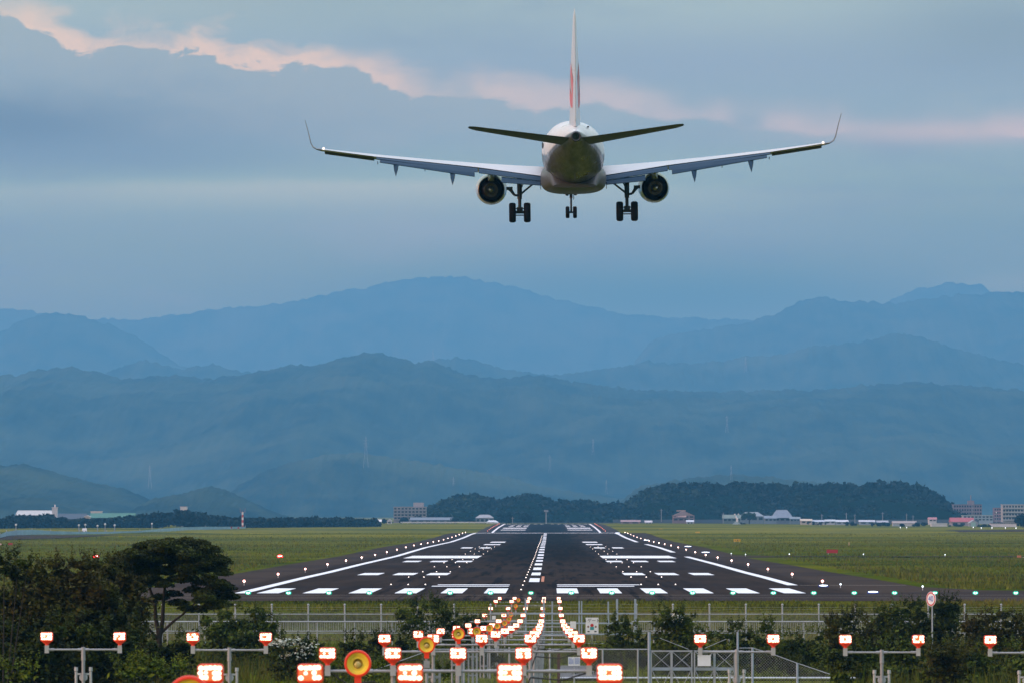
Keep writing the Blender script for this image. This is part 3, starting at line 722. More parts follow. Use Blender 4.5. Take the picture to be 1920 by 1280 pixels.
    mb.path([(gxp,-.05,-1.98),(gxp+s_*.26,-.1,-1.95),(gxp+s_*.42,-.1,-1.72),(gxp+s_*.62,-.1,-1.58)],[.05,.06,.085,.06],8)
    mb.box((gxp+s_*.5,-.12,-1.62),(.32,.05,.16),0)
    mb.cyl((gxp-.5,0,-2.80),(gxp+.5,0,-2.80),.075,.075,10)
    mb.cyl((gxp,-.22,-2.3),(gxp,-.25,-2.72),.04,.05,8).box((gxp,-.1,-2.68),(.30,.2,.26))
    mb.cyl((gxp-.3,.0,-2.62),(gxp+.3,0,-2.62),.03,.03,6).cyl((gxp-.3,.0,-2.95),(gxp+.3,0,-2.95),.03,.03,6)
    gr = mb.build('main_gear', M_gear, pa)
    def wheel(cx_, cy_, cz_, R, w, par):
        mb = MB(); h = w/2
        mb.lathe([(R*.55,-h*.8),(R*.86,-h),(R*.97,-h*.72),(R,-h*.3),(R,h*.3),(R*.97,h*.72),(R*.86,h),(R*.55,h*.8)], (cx_,cy_,cz_), 32, 'x').mat(0)
        wh = mb.build('wheel', M_tyre, par, smooth=True)
        mb = MB(); mb.lathe([(0,-h*.5),(R*.56,-h*.82),(R*.56,h*.82),(0,h*.5)], (cx_,cy_,cz_), 20, 'x'); mb.build('rim', M_gear, wh, smooth=True)
    wheel(gxp-.365,0,-2.82,.49,.34,gr); wheel(gxp+.365,0,-2.82,.49,.34,gr)
# nose gear
mb = MB(); ny = 10.6
mb.cyl((0,ny,-1.5),(0,ny-.1,-2.3),.085,.08,10).cyl((0,ny-.1,-2.3),(0,ny-.1,-3.0),.05,.05,10).cyl((-.25,ny-.1,-3.03),(.25,ny-.1,-3.03),.05,.05,8)
mb.box((-.14,ny-.15,-2.02),(.2,.12,.18)).box((.16,ny-.15,-1.97),(.2,.12,.14)).cyl((0,ny-.1,-2.2),(0,ny+1.1,-1.6),.035,.035,6)
mb.ball((-.2,ny-.2,-2.1),.09,8,6).ball((.22,ny-.2,-2.08),.09,8,6)
ng = mb.build('nose_gear', M_gear, pa)
for q in (-.19, .19):
    mb = MB(); R = .305; h = .10
    mb.lathe([(R*.55,-h*.8),(R*.86,-h),(R*.97,-h*.72),(R,-h*.3),(R,h*.3),(R*.97,h*.72),(R*.86,h),(R*.55,h*.8)], (q,ny-.1,-3.03), 28, 'x')
    wh = mb.build('wheel', M_tyre, ng, smooth=True)
    mb = MB(); mb.lathe([(0,-h*.5),(R*.56,-h*.82),(R*.56,h*.82),(0,h*.5)], (q,ny-.1,-3.03), 16, 'x'); mb.build('rim', M_gear, wh, smooth=True)
# gear doors, cabin windows, vents near the tail
for q in (-1, 1):
    mb = MB(); mb.box((q*.3,ny-.4,-1.95),(.025,1.0,.42)); mb.build('gear_door', M_white, pa)
    cw_ = MB().box((0,0,0),(.03,.24,.34)).build('cabin_window', M_dark, pa)
    for k in range(15):
        o = cw_ if k == 0 else cw_.copy()
        if k: C.objects.link(o)
        o.location = (q*1.463, 8.6-k*.72, .42)
mb = MB(); mb.box((.62,-11.2,1.42),(.1,.3,.07)); mb.build('air_vent', M_dark, pa)
mb = MB(); mb.ball((0,-1.2,1.72),.07); mb.build('beacon', mat('beacon_red',(.4,.02,.02),.3), pa, smooth=True)
# ------------------------------------------------------------------ approach lights
M_red2 = mat('red_lamp_housing', (.62,.035,.012), .45, spec=.4, emit=(.9,.05,.012), es=.26, sampling=False)  # red emission puts the lamp glow into housings and flasher rims
M_lens = glow('hot_lens', (1.0,.72,.52), 3.6)
M_lensb = glow('orange_lens', (1.0,.22,.05), .95)
M_galv = mat('galvanised_pipe', (.30,.31,.32), .55, metal=.1, var=.12, vscale=6)
M_clamp = mat('grey_clamp', (.42,.43,.43), .6)
M_yel = mat('yellow_reflector', (.93,.66,.05), .4, var=.08, vscale=5)
M_yel2 = mat('yellow_bowl', (.62,.42,.04), .4)
M_bulb = mat('frosted_bulb', (.55,.42,.12), .25, spec=.5)
M_cable = mat('black_cable', (.015,.015,.016), .6)
LR = random.Random(5)
def lamp(parent, x, y, z, k=1.0, rz=0.0):
    """lamp head facing the arriving aircraft; z = lens centre"""
    mb = MB(); hw, hh = .128*k, .098*k
    def rr(hw, hh, y_, dz=0, n=5, r=.35):
        pts = []
        for cx_, cz_, a0 in ((1,1,0),(-1,1,90),(-1,-1,180),(1,-1,270)):
            for i in range(n):
                a = math.radians(a0 + 90*i/(n-1)); pts.append((x+cx_*hw*(1-r)+math.cos(a)*hw*r, y_, z+dz+cz_*hh*(1-r)+math.sin(a)*hh*r))
        return pts
    mb.loft([rr(hw*.95,hh*.95,y-.05), rr(hw,hh,y-.03), rr(hw,hh,y+.05), rr(hw*.7,hh*.7,y+.13), rr(hw*.3,hh*.35,y+.17)])
    mb.cyl((x,y+.02,z-hh*.85),(x,y+.02,z-hh*1.45),.118*k,.05*k,12).cyl((x,y+.02,z-hh*1.45),(x,y+.02,z-.205*k),.036*k,.036*k,10)
    h = mb.build('lamp', M_red2, parent)
    mb = MB(); mb.loft([rr(hw*.88,hh*.80,y-.052,.01*k), rr(hw*.88,hh*.80,y-.062,.01*k)]); mb.cur = 1
    for j in range(3):
        nn = 5 if j != 1 else 4
        for i in range(nn):
            if nn == 4: xx = (-.36,-.19,.17,.35)[i]*2*hw
            else: xx = (i-2)*.17*2*hw
            zz_ = z + .01*k + (j-1)*hh*.50
            mb.cur = 1 if LR.random() > .07 else 0
            mb.ball((x+xx+LR.uniform(-.006,.006), y-.066, zz_+LR.uniform(-.004,.004)), (.027 if nn == 5 or i != 1 else .020)*k, 8, 5, (1.0,.3,.85))
    mb.build('lens', [M_lensb, M_lens], h)
    return h
LX = -1.4
bar_z = {57:1262,87:1225,117:1197,147:1189,177:1183,207:1177.5,237:1172,267:1164,297:1153,327:1140,357:1127,387:1121}
proto = {}
mb_names = ['nearest','second','third','fourth','fifth','sixth','seventh','eighth','ninth','tenth','eleventh','farthest']
for k, (D, py) in enumerate(bar_z.items()):
    z = PZ(py, D); g0 = float(gz(LX, D))
    br = empty('approach_light_bar', (LX, D, g0), f'{mb_names[k]} bar of five red-housed approach lamps before the runway', 'light bar', 'approach light bars in line with the runway centre')
    zr = z - g0; bz = zr - .265
    mb = MB()
    if D < 330: mb.cyl((-2.0,0.02,bz),(2.0,.02,bz),.024,.024,8)
    else: mb.cyl((-2.0,0.02,bz),(2.0,.02,bz),.02,.02,6)
    for xx in (-1.45,-.55,.45,1.35): mb.cyl((xx,.02,bz),(xx+.14,.02,bz),.031,.031,8)
    mb.build('crossbar', M_galv, br)
    for xx in (-2,-1,0,1,2): MB().box((xx,.02,bz+.01),(.085,.085,.16)).build('clamp', M_clamp, br)
    posts = ((-1.0,), (1.0,)) if D > 60 else ((-1.0,), (1.0,))
    for (xx,) in posts:
        mb = MB(); mb.cyl((xx,.05,-.2),(xx,.05,bz+.03),.038,.034,10).cyl((xx,.05,bz-.55),(xx,.05,bz-.62),.05,.05,10)
        for q in (-.13,.13): mb.cyl((xx+q,.1,-.2),(xx+q,.1,bz-.38),.026,.026,8)
        mb.box((xx,.1,bz-.52),(.30,.05,.05)).box((xx,.1,bz-1.1),(.30,.05,.05))
        mb.build('post', M_galv, br)
    if D < 200:
        mb = MB(); mb.path([(-1.95,.03,bz-.03),(-1.7,.08,bz-.2),(-1.3,.08,bz-.16),(-1.03,.1,bz-.3),(-1.03,.1,bz-1.4)],.012,6).build('cable', M_cable, br)
        mb = MB(); mb.path([(1.95,.03,bz-.03),(1.6,.08,bz-.14),(1.1,.08,bz-.1),(1.03,.1,bz-.3),(1.03,.1,bz-1.4)],.012,6)
        mb.build('cable', M_cable, br)
    for xx in (-2,-1,0,1,2):
        h = lamp(br, xx, 0, zr, 1.0 if D < 130 else 1.04)
# wide crossbar, pairs of lamps on their own stands
stands = [(156,'leftmost paired lamp stand, before the dark bushes'),(430,'paired lamp stand second from the left, by the round bush'),(1381.5,'paired lamp stand in front of the mesh gates'),(1653.5,'paired lamp stand below the speed limit sign'),(1925,'paired lamp stand cut off by the right edge')]
D = 117.0
for k, (cxx, lab) in enumerate(stands):
    zz_ = PZ(1193 + (cxx-156)/1700*6, D); x = PX(cxx, D); g0 = float(gz(x, D))
    s0 = empty('lamp_stand', (x, D, g0), lab, 'lamp stand', 'paired lamp stands of the wide crossbar')
    zr = zz_-g0; bz = zr-.265; mb = MB()
    mb.cyl((-.75,.02,bz),(.75,.02,bz),.021,.021,8)
    for xx in (-.72,-.12,.0,.6): mb.cyl((xx,.02,bz),(xx+.12,.02,bz),.03,.03,8)
    mb.build('crossbar', M_galv, s0)
    mb = MB(); mb.cyl((0,.02,-.2),(0,.02,bz-.18),.034,.034,10).cyl((0,.02,bz-.22),(0,.02,bz+.055),.045,.040,10).cyl((0,.02,bz-.55),(0,.02,bz-.62),.045,.045,10)
    mb.build('mast', M_galv, s0)
    for q in (-.15,.15):
        mb = MB(); mb.cyl((q,.05,-.2),(q,.05,bz-.45),.028,.028,8).cyl((q,.05,bz-.44),(q,.05,bz-.36),.038,.036,8); mb.build('leg', M_clamp, s0)
    mb = MB(); mb.box((0,.05,bz-.50),(.30,.04,.035)).lathe([(0.0,-.02),(.085,-.02),(.085,.02),(0,.02)],(0,.05,bz-.57),20); mb.build('brace', M_clamp, s0); MB().box((0,.05,bz-1.15),(.3,.04,.035)).build('brace', M_clamp, s0)
    for q in (-.75,.75): MB().box((q,.02,bz+.01),(.085,.085,.16)).build('clamp', M_clamp, s0)
    for q in (-.75,.75): lamp(s0, q, 0, zr)
# sequenced flashers: yellow bowls with red rims
disc = [(57,355,1306,.215,'huge'),(87,671,1243,.205,'largest fully visible'),(117,800,1208.5,.175,'third largest'),(147,860,1187.5,.163,'fourth largest'),(177,894,1183,.145,'fifth'),(207,918,1177,.14,'sixth'),(237,932.6,1173,.135,'seventh'),(267,946.4,1167.5,.135,'eighth'),(297,954,1160,.135,'ninth'),(327,958,1151.5,.135,'tenth'),(357,967,1135.5,.135,'eleventh'),(387,972,1124,.135,'twelfth and smallest')]
dl = ['nearest yellow flasher bowl, cut by the bottom edge of the photo','large yellow flasher bowl with red rim beside the mesh fence'] + [f'{ORD[i]} yellow flasher bowl counted from the camera' for i in range(2, 12)]
for i, (D, cxx, cyy, r, _) in enumerate(disc):
    D = D - 1.2; x = PX(cxx, D); z = PZ(cyy, D); g0 = float(gz(x, D)); zr = z-g0
    s0 = empty('flasher_lamp', (x, D, g0), dl[i], 'flasher lamp', 'yellow flasher lamps beside the light bars')
    mb = MB(); mb.lathe([(r*.80,-.035),(r*.86,-.06),(r*.97,-.055),(r,-.02),(r*.98,.04),(r*.6,.14),(r*.25,.2),(0,.2)], (0,0,zr), 36); mb.box((0,.03,zr-r*1.08),(.1,.1,.16))
    mb.build('rim', M_red2, s0, smooth=True)
    mb = MB(); mb.lathe([(r*.84,-.038),(r*.62,-.030),(r*.60,-.020),(r*.36,-.016)], (0,0,zr), 32); mb.cur = 1; mb.lathe([(r*.36,-.016),(r*.34,.03),(0,.04)], (0,0,zr), 24)
    mb.build('reflector', [M_yel, M_yel2], s0, smooth=True)
    mb = MB(); mb.ball((0,-.02,zr-r*.10), r*.27, 14, 10, (1,.5,1)); mb.build('bulb', M_bulb, s0, smooth=True)
    mb = MB(); mb.cyl((0,.04,-.2),(0,.04,zr-r*1.1),.034,.03,8).box((0,.04,zr-r-.22),(.12,.12,.14)); mb.build('post', M_galv, s0)
# ------------------------------------------------------------------ runway lights
def rz_(y): return CZ - float(interp(y, DC))
M_wl = glow('white_runway_light', (1.0,.84,.76), 9); M_wr = glow('red_fringe', (1.0,.10,.05), .7)  # red_fringe: added glowing disc standing in for the halo of each lamp
M_gr = glow('green_light', (.25,1.0,.72), 7); M_gd = glow('green_glow', (.0,.55,.33), .75)  # green_glow: halo of the threshold lamps built as a glowing ball
M_rd = glow('red_light', (1.0,.02,.02), 4.0); M_rw = glow('red_core', (1.0,.45,.42), 9); M_bl = glow('blue_white_light', (.75,.86,1.0), 4); M_bd = glow('blue_glow', (.05,.15,.9), .8)
M_stem = mat('light_stem', (.5,.5,.5), .6)
def proto_light(fn, mats, name):
    mb = MB(); fn(mb); return mb.build(name, mats)
def put(src, used, x, y, z, label, group):
    o = src if not used[0] else src.copy()
    if used[0]: C.objects.link(o)
    used[0] = True; o.location = (x, y, z); tag(o, label, 'runway light', group); return o
def f_edge(m): m.cyl((0,0,0),(0,0,.3),.03,.03,6); m.cur = 1; m.ball((0,0,.36),.088,8,6); m.cur = 2; m.lathe([(.15,.02),(0,.02)],(0,0,.36),10)
ed = proto_light(f_edge, [M_stem, M_wl, M_wr], 'edge_light'); ue = [False]
for s_, side in ((-1,'left'),(1,'right')):
    for k in range(22):
        put(ed, ue, XL+s_*24.4, 480+60*k, rz_(480+60*k)+.03, f'{ORD[k]} white edge light from the threshold on the {side} runway edge', f'white lights along the {side} runway edge')
def f_edgef(m): m.cyl((0,0,0),(0,0,.3),.03,.03,6); m.cur = 1; m.ball((0,0,.38),.085,8,6); m.cur = 2; m.lathe([(.2,.02),(0,.02)],(0,0,.38),10)
M_am = glow('amber_light', (1.0,.50,.32), 2.5)
ef = proto_light(f_edgef, [M_stem, M_am, M_wr], 'edge_light'); uf = [False]
for s_, side in ((-1,'left'),(1,'right')):
    for k in range(10):
        y = 2340+62*k
        put(ef, uf, XL+s_*24.2, y, rz_(y)+.03, f'{ORD[k]} amber edge light beyond the dip on the {side} runway edge', f'amber lights along the far {side} runway edge')
def f_green(m):
    m.cyl((0,0,0),(0,0,.1),.10,.06,8); m.cur = 2; m.ball((0,0,.13),.23,10,6,(1,.3,.66)); m.cur = 1; m.ball((-.075,-.08,.14),.06,8,6); m.ball((.075,-.08,.14),.06,8,6)
gn = proto_light(f_green, [M_stem, M_gr, M_gd], 'threshold_light'); ug = [False]
for k in range(-11, 13):
    x = LX + 2.99*k
    if abs(x-LX) > 33 and k < 0: continue
    where = 'centre' if k == 0 else (f'{ORD[abs(k)-1]} to the {"left" if k < 0 else "right"} of the runway centreline')
    put(gn, ug, x, 421, rz_(421)+.03, f'green threshold light, {where}', 'green lights across the runway threshold')
def f_tdz(m): m.cyl((0,0,0),(0,0,.03),.1,.1,8); m.cur = 1; m.ball((0,-.02,.05),.045,8,5)
M_ws = glow('small_white_light', (1.0,.88,.82), 4)
td = proto_light(f_tdz, [M_stem, M_ws], 'touchdown_light'); ut = [False]
for k in range(11):
    for s_, side in ((-1,'left'),(1,'right')):
        for q, nm in ((9.1,'inner'),(10.55,'middle'),(12.0,'outer')):
            y = 480+60*k
            put(td, ut, XL+s_*q, y, rz_(y)+.06, f'{nm} small flush light of the {ORD[k]} row {side} of the centreline', 'small flush touchdown zone lights')
cl = proto_light(f_tdz, [M_stem, M_ws], 'centreline_light'); uc = [False]
for k in range(40):
    y = 445 + 30*k
    put(cl, uc, XL-.85, y, rz_(y)+.065, f'small centreline light, {ORD[k] if k < 30 else ORD[k-30]} {"of the first thirty" if k < 30 else "of those farther on"}', 'small lights beside the centreline dashes')
# red precision path lights on the left grass
for k, pxx in enumerate((180, 295, 410, 525)):
    D = 835; x = PX(pxx, D); z0 = float(gz(x, D)); z = PZ(1042, D)-z0
    s0 = empty('path_indicator', (x, D, z0), ('leftmost red approach slope light above the bushes','red approach slope light hidden behind the tree crown','red approach slope light at the right side of the tree crown','red approach slope light standing in open grass nearest the runway')[k], 'slope light', 'red approach slope lights on the left grass')
    mb = MB(); mb.box((0,.5,z-.05),(.85,1.0,.36)); 
    for q in (-.3,.3): mb.cyl((q,.2,0),(q,.2,z),.04,.04,6)
    mb.build('housing', mat('red_box', (.35,.02,.02), .6), s0)
    mb = MB(); mb.ball((0,-.03,z-.02),.42,12,8,(1,.1,.62)); mb.cur = 1
    for q in (-.2,0,.2): mb.ball((q,-.09,z+.02),.10,8,6,(1,.5,.8))
    mb.build('lens', [M_rd, M_rw], s0)
# blue-white taxi guidance lights
for k, (pxx, pyy, D, w, lab) in enumerate([(1323,1042,930,1.5,'upper blue and white taxiway edge lamp bar on the shoulder'),(1290,1031,1090,1.5,'small pale taxiway lamp bar farther up the shoulder'),(1544,1095.5,468,.8,'long pale lamp bar on the turn-off asphalt near the threshold'),(1637,1113.8,427,.85,'lowest blue and white lamp bar between two green lights'),
                   (1212,1019,1400,1.6,'blue lamp bar beside the far edge line'),(1158,999.5,1760,1.9,'farthest blue lamp bar at the runway crest')]):
    x = PX(pxx, D); z0 = float(gz(x, D)); 
    s0 = empty('taxiway_light', (x, D, z0), lab, 'taxiway light', 'blue and white taxiway lamp bars')
    mb = MB(); mb.box((0,.1,.1),(w,.2,.2)); mb.build('box', mat('blue_box', (.02,.05,.3), .5), s0)
    mb = MB(); mb.ball((0,-.01,.16),.07,12,6,(w*6.4,1,.8)); mb.build('lens', M_bl, s0)
f_small = lambda m: (m.cyl((0,0,0),(0,0,.25),.03,.03,6), setattr(m,'cur',1), m.ball((0,0,.3),.07,8,6))
sm = proto_light(f_small, [M_stem, M_bl], 'taxiway_edge_light'); us = [False]
for k, (pxx, pyy, D) in enumerate([(1576,1099,462),(1730,1104.5,447),(1398,1042,862),(1480,1039,868),(1619,1040,868),(1772,1042,862),(1371,1036,880),(1688,994,2500),(1700,993,2500),(1860,996,2450),(1885,995,2450),(1905,997,2400),(1825,993,2500),(1840,994,2450)]):
    x = PX(pxx, D); o = put(sm, us, x, D, float(gz(x, D))+.03, f'{ORD[k]} tiny pale taxiway light right of the runway', 'tiny pale lights along the taxiways'); o['category'] = 'taxiway light'
    if D > 2000: o.scale = (2.6,2.6,2.6)
# ------------------------------------------------------------------ fences, gates, signs
M_fence = mat('pale_fence_steel', (.32,.35,.38), .5, metal=.1, var=.12, vscale=3)
M_fence2 = mat('bluish_fence_steel', (.28,.35,.43), .5, var=.1, vscale=3)
M_wire = mat('fence_wire', (.30,.31,.31), .6)
M_signw = mat('sign_white', (.72,.76,.80), .5, var=.06, vscale=6)
M_black = mat('sign_black', (.012,.012,.014), .6)
M_blue = mat('sign_blue', (.03,.14,.50), .5)
M_sred = mat('sign_red', (.50,.02,.02), .5)
M_pole = mat('signpost_grey', (.34,.38,.42), .5)
def fence_run(name, label, D, x0, x1, pitch, zt, zb, post_r, rails, pickets, wires, skip=None, cap=False, m=M_fence, phase=0.0):
    f = empty(name, ((x0+x1)/2, D, zb), label, 'fence'); ox = (x0+x1)/2
    pm = MB(); pm.cyl((0,0,-.3),(0,0,zt-zb),post_r,post_r,8)
    if cap: pm.ball((0,0,zt-zb),post_r*1.5,8,6)
    p0 = None; x = math.ceil((x0-phase)/pitch)*pitch+phase
    while x < x1:
        if not (skip and skip[0] < x < skip[1]):
            if p0 is None: p0 = pm.build('post', m, f, loc=(x-ox, 0, 0)); 
            else:
                o = p0.copy(); C.objects.link(o); o.location = (x-ox,0,0)
        x += pitch
    segs = [(x0,x1)] if not skip else [(x0,skip[0]),(skip[1],x1)]
    for zz_, r in rails:
        for a, b_ in segs: MB().cyl((a-ox,-post_r,zz_-zb),(b_-ox,-post_r,zz_-zb),r,r,6).build('rail', m, f)
    if pickets:
        z0_, z1_, step, r = pickets; 
        for a, b_ in segs:
            mb = MB(); x = a
            while x < b_: mb.cyl((x-ox,-post_r,z0_-zb),(x-ox,-post_r,z1_-zb),r,r,4,False); x += step
            mb.build('wire_panel', M_wire if r < .008 else m, f)
    for zz_ in wires:
        for a, b_ in segs:
            mb = MB(); n_ = int((b_-a)/pitch)*4; pts = []
            for i in range(n_+1):
                x = a+(b_-a)*i/n_; pts.append((x-ox, 0, zz_-zb-.03*math.sin(math.pi*((x/pitch)%1))))
            mb.path(pts, .006, 4); mb.build('barbed_wire', M_wire, f)
    return f
g312 = float(gz(10, 312)); Dp = 312.0
gx0, gx1 = PX(984, Dp), PX(1192.5, Dp)
fence_run('perimeter_fence', 'pale steel perimeter fence with round post caps and barbed wire, farther of the two', Dp, -32, 28, 2.0, PZ(1133, Dp), g312, .045,
          [(PZ(1150.5, Dp), .028), (PZ(1186, Dp), .02)], (g312+.1, PZ(1150.5, Dp), .062, .0062), [PZ(y, Dp) for y in (1137, 1141.5, 1146)], skip=(gx0, gx1), cap=True, phase=PX(578, Dp) % 2.0)
D2 = 304.0; g304 = float(gz(10, 304))
fence_run('guard_fence', 'nearer low pale fence of thick rails and bars in front of the perimeter fence', D2, -30, 27, 2.0, PZ(1163.5, D2), g304, .045,
          [(PZ(1164.5, D2), .038), (PZ(1182.5, D2), .032)], (PZ(1182.5, D2), PZ(1164.5, D2), .095, .014), [], skip=(PX(984, D2), PX(1185, D2)), phase=PX(665, D2) % 2.0)
# tall sliding gate
Dg = 308.0; gg = float(gz(0, Dg)); sg = F/Dg
ga = empty('airfield_gate', (PX(1088, Dg), Dg, gg), 'tall pale blue steel gate of posts and rails where the lamp row crosses the fence', 'gate'); oxg = PX(1088, Dg)
for pxx, pt, w in ((985.6,1121,3.8),(1019.7,1121,3.8),(1035.5,1126.5,3.0),(1086,1126,2.6),(1090.5,1126,2.6),(1140.5,1127,3.0),(1157,1122,4.0),(1191,1122,4.0)):
    zt = PZ(pt, Dg)-gg; MB().box((PX(pxx,Dg)-oxg, 0, zt/2-.1),(w/sg,.1,zt+.2)).build('gate_post', M_fence2, ga)
for pyy, w in ((1149.5,3.0),(1167.5,3.0),(1188,2.6),(1206,2.6)):
    z = PZ(pyy, Dg)-gg; MB().box(((gx0+gx1)/2-oxg-.05, -.06, z),((gx1-gx0),.05,w/sg)).build('gate_rail', M_fence2, ga)
mb = MB(); x = gx0+.1
while x < gx1: mb.cyl((x-oxg,.07,.1),(x-oxg,.07,PZ(1149.5,Dg)-gg),.009,.009,4,False); x += .085
mb.build('bar_panel', M_fence, ga)
for pyy in (1131, 1137, 1143): MB().path([(gx0-oxg+(gx1-gx0)*i/24, 0, PZ(pyy,Dg)-gg-.03*math.sin(math.pi*(i%4)/4)) for i in range(25)], .006, 4).build('barbed_wire', M_wire, ga)
def text_mesh(body, size, m, parent, loc, rot=(math.pi/2,0,0), name='lettering', sx=1.0):
    cu = bpy.data.curves.new(name, 'FONT'); cu.body = body; cu.size = size; cu.align_x = 'CENTER'; cu.align_y = 'CENTER'; cu.extrude = .003
    to = bpy.data.objects.new(name, cu); C.objects.link(to); dg_ = bpy.context.evaluated_depsgraph_get()
    me = bpy.data.meshes.new_from_object(to.evaluated_get(dg_)); bpy.data.objects.remove(to); bpy.data.curves.remove(cu)
    o = link(name, me, m, parent); o.location = loc; o.rotation_euler = rot; o.scale = (sx,1,1); return o
# gate sign
Ds = 306.5; ss = F/Ds
so = empty('gate_sign', (PX(1110, Ds), Ds, float(gz(0, Ds))), 'white gate sign reading B ゲート with a coloured emblem below, on the tall gate', 'sign'); zb_ = float(gz(0, Ds))
zc = PZ(1172, Ds)-zb_
mb = MB(); mb.box((0,0,zc),(24/ss,.03,30/ss)); sb = mb.build('board', M_signw, so)
text_mesh('B ゲート', .23, M_black, sb, (0,-.02,PZ(1163,Ds)-zb_))
mb = MB(); mb.lathe([(0,-.02),(3.2/ss,-.02)],(0,0,PZ(1171.5,Ds)-zb_),16); mb.build('emblem', M_sred, sb)
mb = MB(); mb.box((0,-.02,PZ(1177,Ds)-zb_),(7/ss,.008,6/ss)); mb.build('emblem', mat('sign_teal',(.05,.30,.32),.5), sb)
for q in (-1,1):
    mb = MB(); mb.lathe([(0,-.02),(2.0/ss,-.02)],(q*7/ss,0,PZ(1174,Ds)-zb_),12); mb.build('emblem', mat('sign_brown',(.22,.12,.10),.5), sb)
    mb = MB(); mb.box((q*6.5/ss,-.02,PZ(1183,Ds)-zb_),(4/ss,.008,2.2/ss)); mb.build('emblem', M_black, sb)
MB().cyl((0,.05,0),(0,.05,zc),.03,.03,6).build('post', M_pole, so)
# small pale sheet signs fixed on the gate / fence
for pxx, pyy, w, h, lab in ((1074.5,1171,11,14,'blank pale notice on the gate between the rails'),(926,1157,7,7,'small pale notice on the perimeter fence by the lamp row')):
    o = MB().box((0,0,0),(w/ss,.02,h/ss)).build('notice', M_signw, loc=(PX(pxx,Ds), Ds, PZ(pyy,Ds))); tag(o, lab, 'notice')
# mesh fence and double gate nearer the camera
Dm = 170.0; sm_ = F/Dm; gm = float(gz(0, Dm))
def chain(mb, x0, x1, z0, z1t, z1b=None, step=.085, r=.0022):
    """diagonal wires between x0..x1, bottom z0, top from z1t (left) to z1b (right)"""
    z1b = z1t if z1b is None else z1b; n_ = int((x1-x0+3)/step)
    for sgn in (1, -1):
        for i in range(-40, n_+40):
            xs_ = x0 + i*step*1.0 if sgn == 1 else x0 + i*step
            pts = []
            for k in range(0, 41):
                z = z0 + k*.05; x = xs_ + sgn*(z-z0)
                zt_ = z1t + (z1b-z1t)*min(max((x-x0)/(x1-x0),0),1)
                if x0 <= x <= x1 and z <= zt_: pts.append((x, 0, z))
            if len(pts) > 1: mb.cyl(pts[0], pts[-1], r, r, 3, False)
    return mb
mf_ = empty('mesh_fence', (PX(1040, Dm), Dm, gm), 'grey diamond mesh fence left of the double gate, behind the lamp posts', 'fence'); ox = PX(1040, Dm)
for pxx, pt in ((870,1214),(955,1212),(1031,1214),(1130,1216),(1196,1216)):
    zt = PZ(pt, Dm)-gm; MB().cyl((PX(pxx,Dm)-ox,0,-.2),(PX(pxx,Dm)-ox,0,zt),.028,.028,8).build('post', M_fence, mf_)
zt = PZ(1216.5, Dm)-gm; xa, xb = PX(790,Dm)-ox, PX(1214,Dm)-ox
MB().cyl((xa,0,zt),(xb,0,zt),.016,.016,6).build('rail', M_fence, mf_)
chain(MB(), xa, xb, 0, zt).build('wire_mesh', M_wire, mf_)
MB().cyl((PX(690,Dm)-ox,.0,PZ(1260,Dm)-gm),(PX(795,Dm)-ox,.0,PZ(1222,Dm)-gm),.012,.012,6).build('brace', M_fence, mf_)
dg = empty('double_gate', (PX(1300, Dm), Dm-.1, gm), 'double steel mesh gate with crossed braces and a middle rail', 'gate'); ox = PX(1300, Dm)
for pxx, pt, w in ((1217,1184,5.5),(1383,1184,4.0)):
    zt = PZ(pt,Dm)-gm; MB().cyl((PX(pxx,Dm)-ox,0,-.2),(PX(pxx,Dm)-ox,0,zt),w/sm_/2,w/sm_/2,10).build('gate_post', M_fence2, dg)
zt = PZ(1219.5, Dm)-gm; zm_ = PZ(1253, Dm)-gm
for a, b_ in ((1221,1297),(1302,1377)):
    lf = MB()
    xa, xb = PX(a,Dm)-ox, PX(b_,Dm)-ox; xm = (xa+xb)/2
    for x in (xa, xb): lf.box((x,0,zt/2+.03),(.045,.045,zt-.06))
    lf.box((xm,0,zt),(xb-xa+.045,.045,.045)).box((xm,.002,.08),(xb-xa,.045,.045))
    le_ = lf.build('gate_frame', M_fence, dg)
    MB().box((xm,-.003,zm_),(xb-xa-.05,.04,.09)).build('middle_rail', M_fence2, dg)
    MB().box((xm,-.006,zt/2+.03),(.07,.045,zt-.1)).build('mullion', M_fence, dg)
    for u0, u1 in ((xa,xm),(xm,xb)):
        for z0_, z1_ in ((.1,zm_),(zm_,zt)):
            MB().cyl((u0,-.03,z0_),(u1,-.03,z1_),.010,.010,5).build('brace', M_fence, dg); MB().cyl((u1,-.045,z0_),(u0,-.045,z1_),.010,.010,5).build('brace', M_fence, dg)
    chain(MB(), xa, xb, 0.05, zt, step=.085).build('wire_mesh', M_wire, dg)
o = MB().box((0,0,0),(24.5/sm_,.02,19/sm_)).box((0,-.005,10/sm_),(25.5/sm_,.03,.03)).build('notice_board', M_signw, loc=(PX(1320,Dm), Dm-.2, PZ(1238,Dm))); tag(o, 'blank white notice board on the right leaf of the double gate', 'notice')
rf = empty('mesh_fence', (PX(1450, Dm), Dm, gm), 'mesh fence stepping down to the right of the double gate', 'fence'); ox = PX(1450, Dm)
for pxx, pt, w in ((1411,1213,4.6),(1495,1242,4.4)):
    zt = PZ(pt,Dm)-gm; MB().cyl((PX(pxx,Dm)-ox,0,-.2),(PX(pxx,Dm)-ox,0,zt),w/sm_/2,w/sm_/2,10).build('post', M_fence2, rf)
pts = [(1386,1214),(1411,1214),(1450,1226),(1495,1242.5),(1556,1263)]
MB().path([(PX(a,Dm)-ox,0,PZ(b_,Dm)-gm) for a, b_ in pts], .013, 6).build('rail', M_fence, rf)
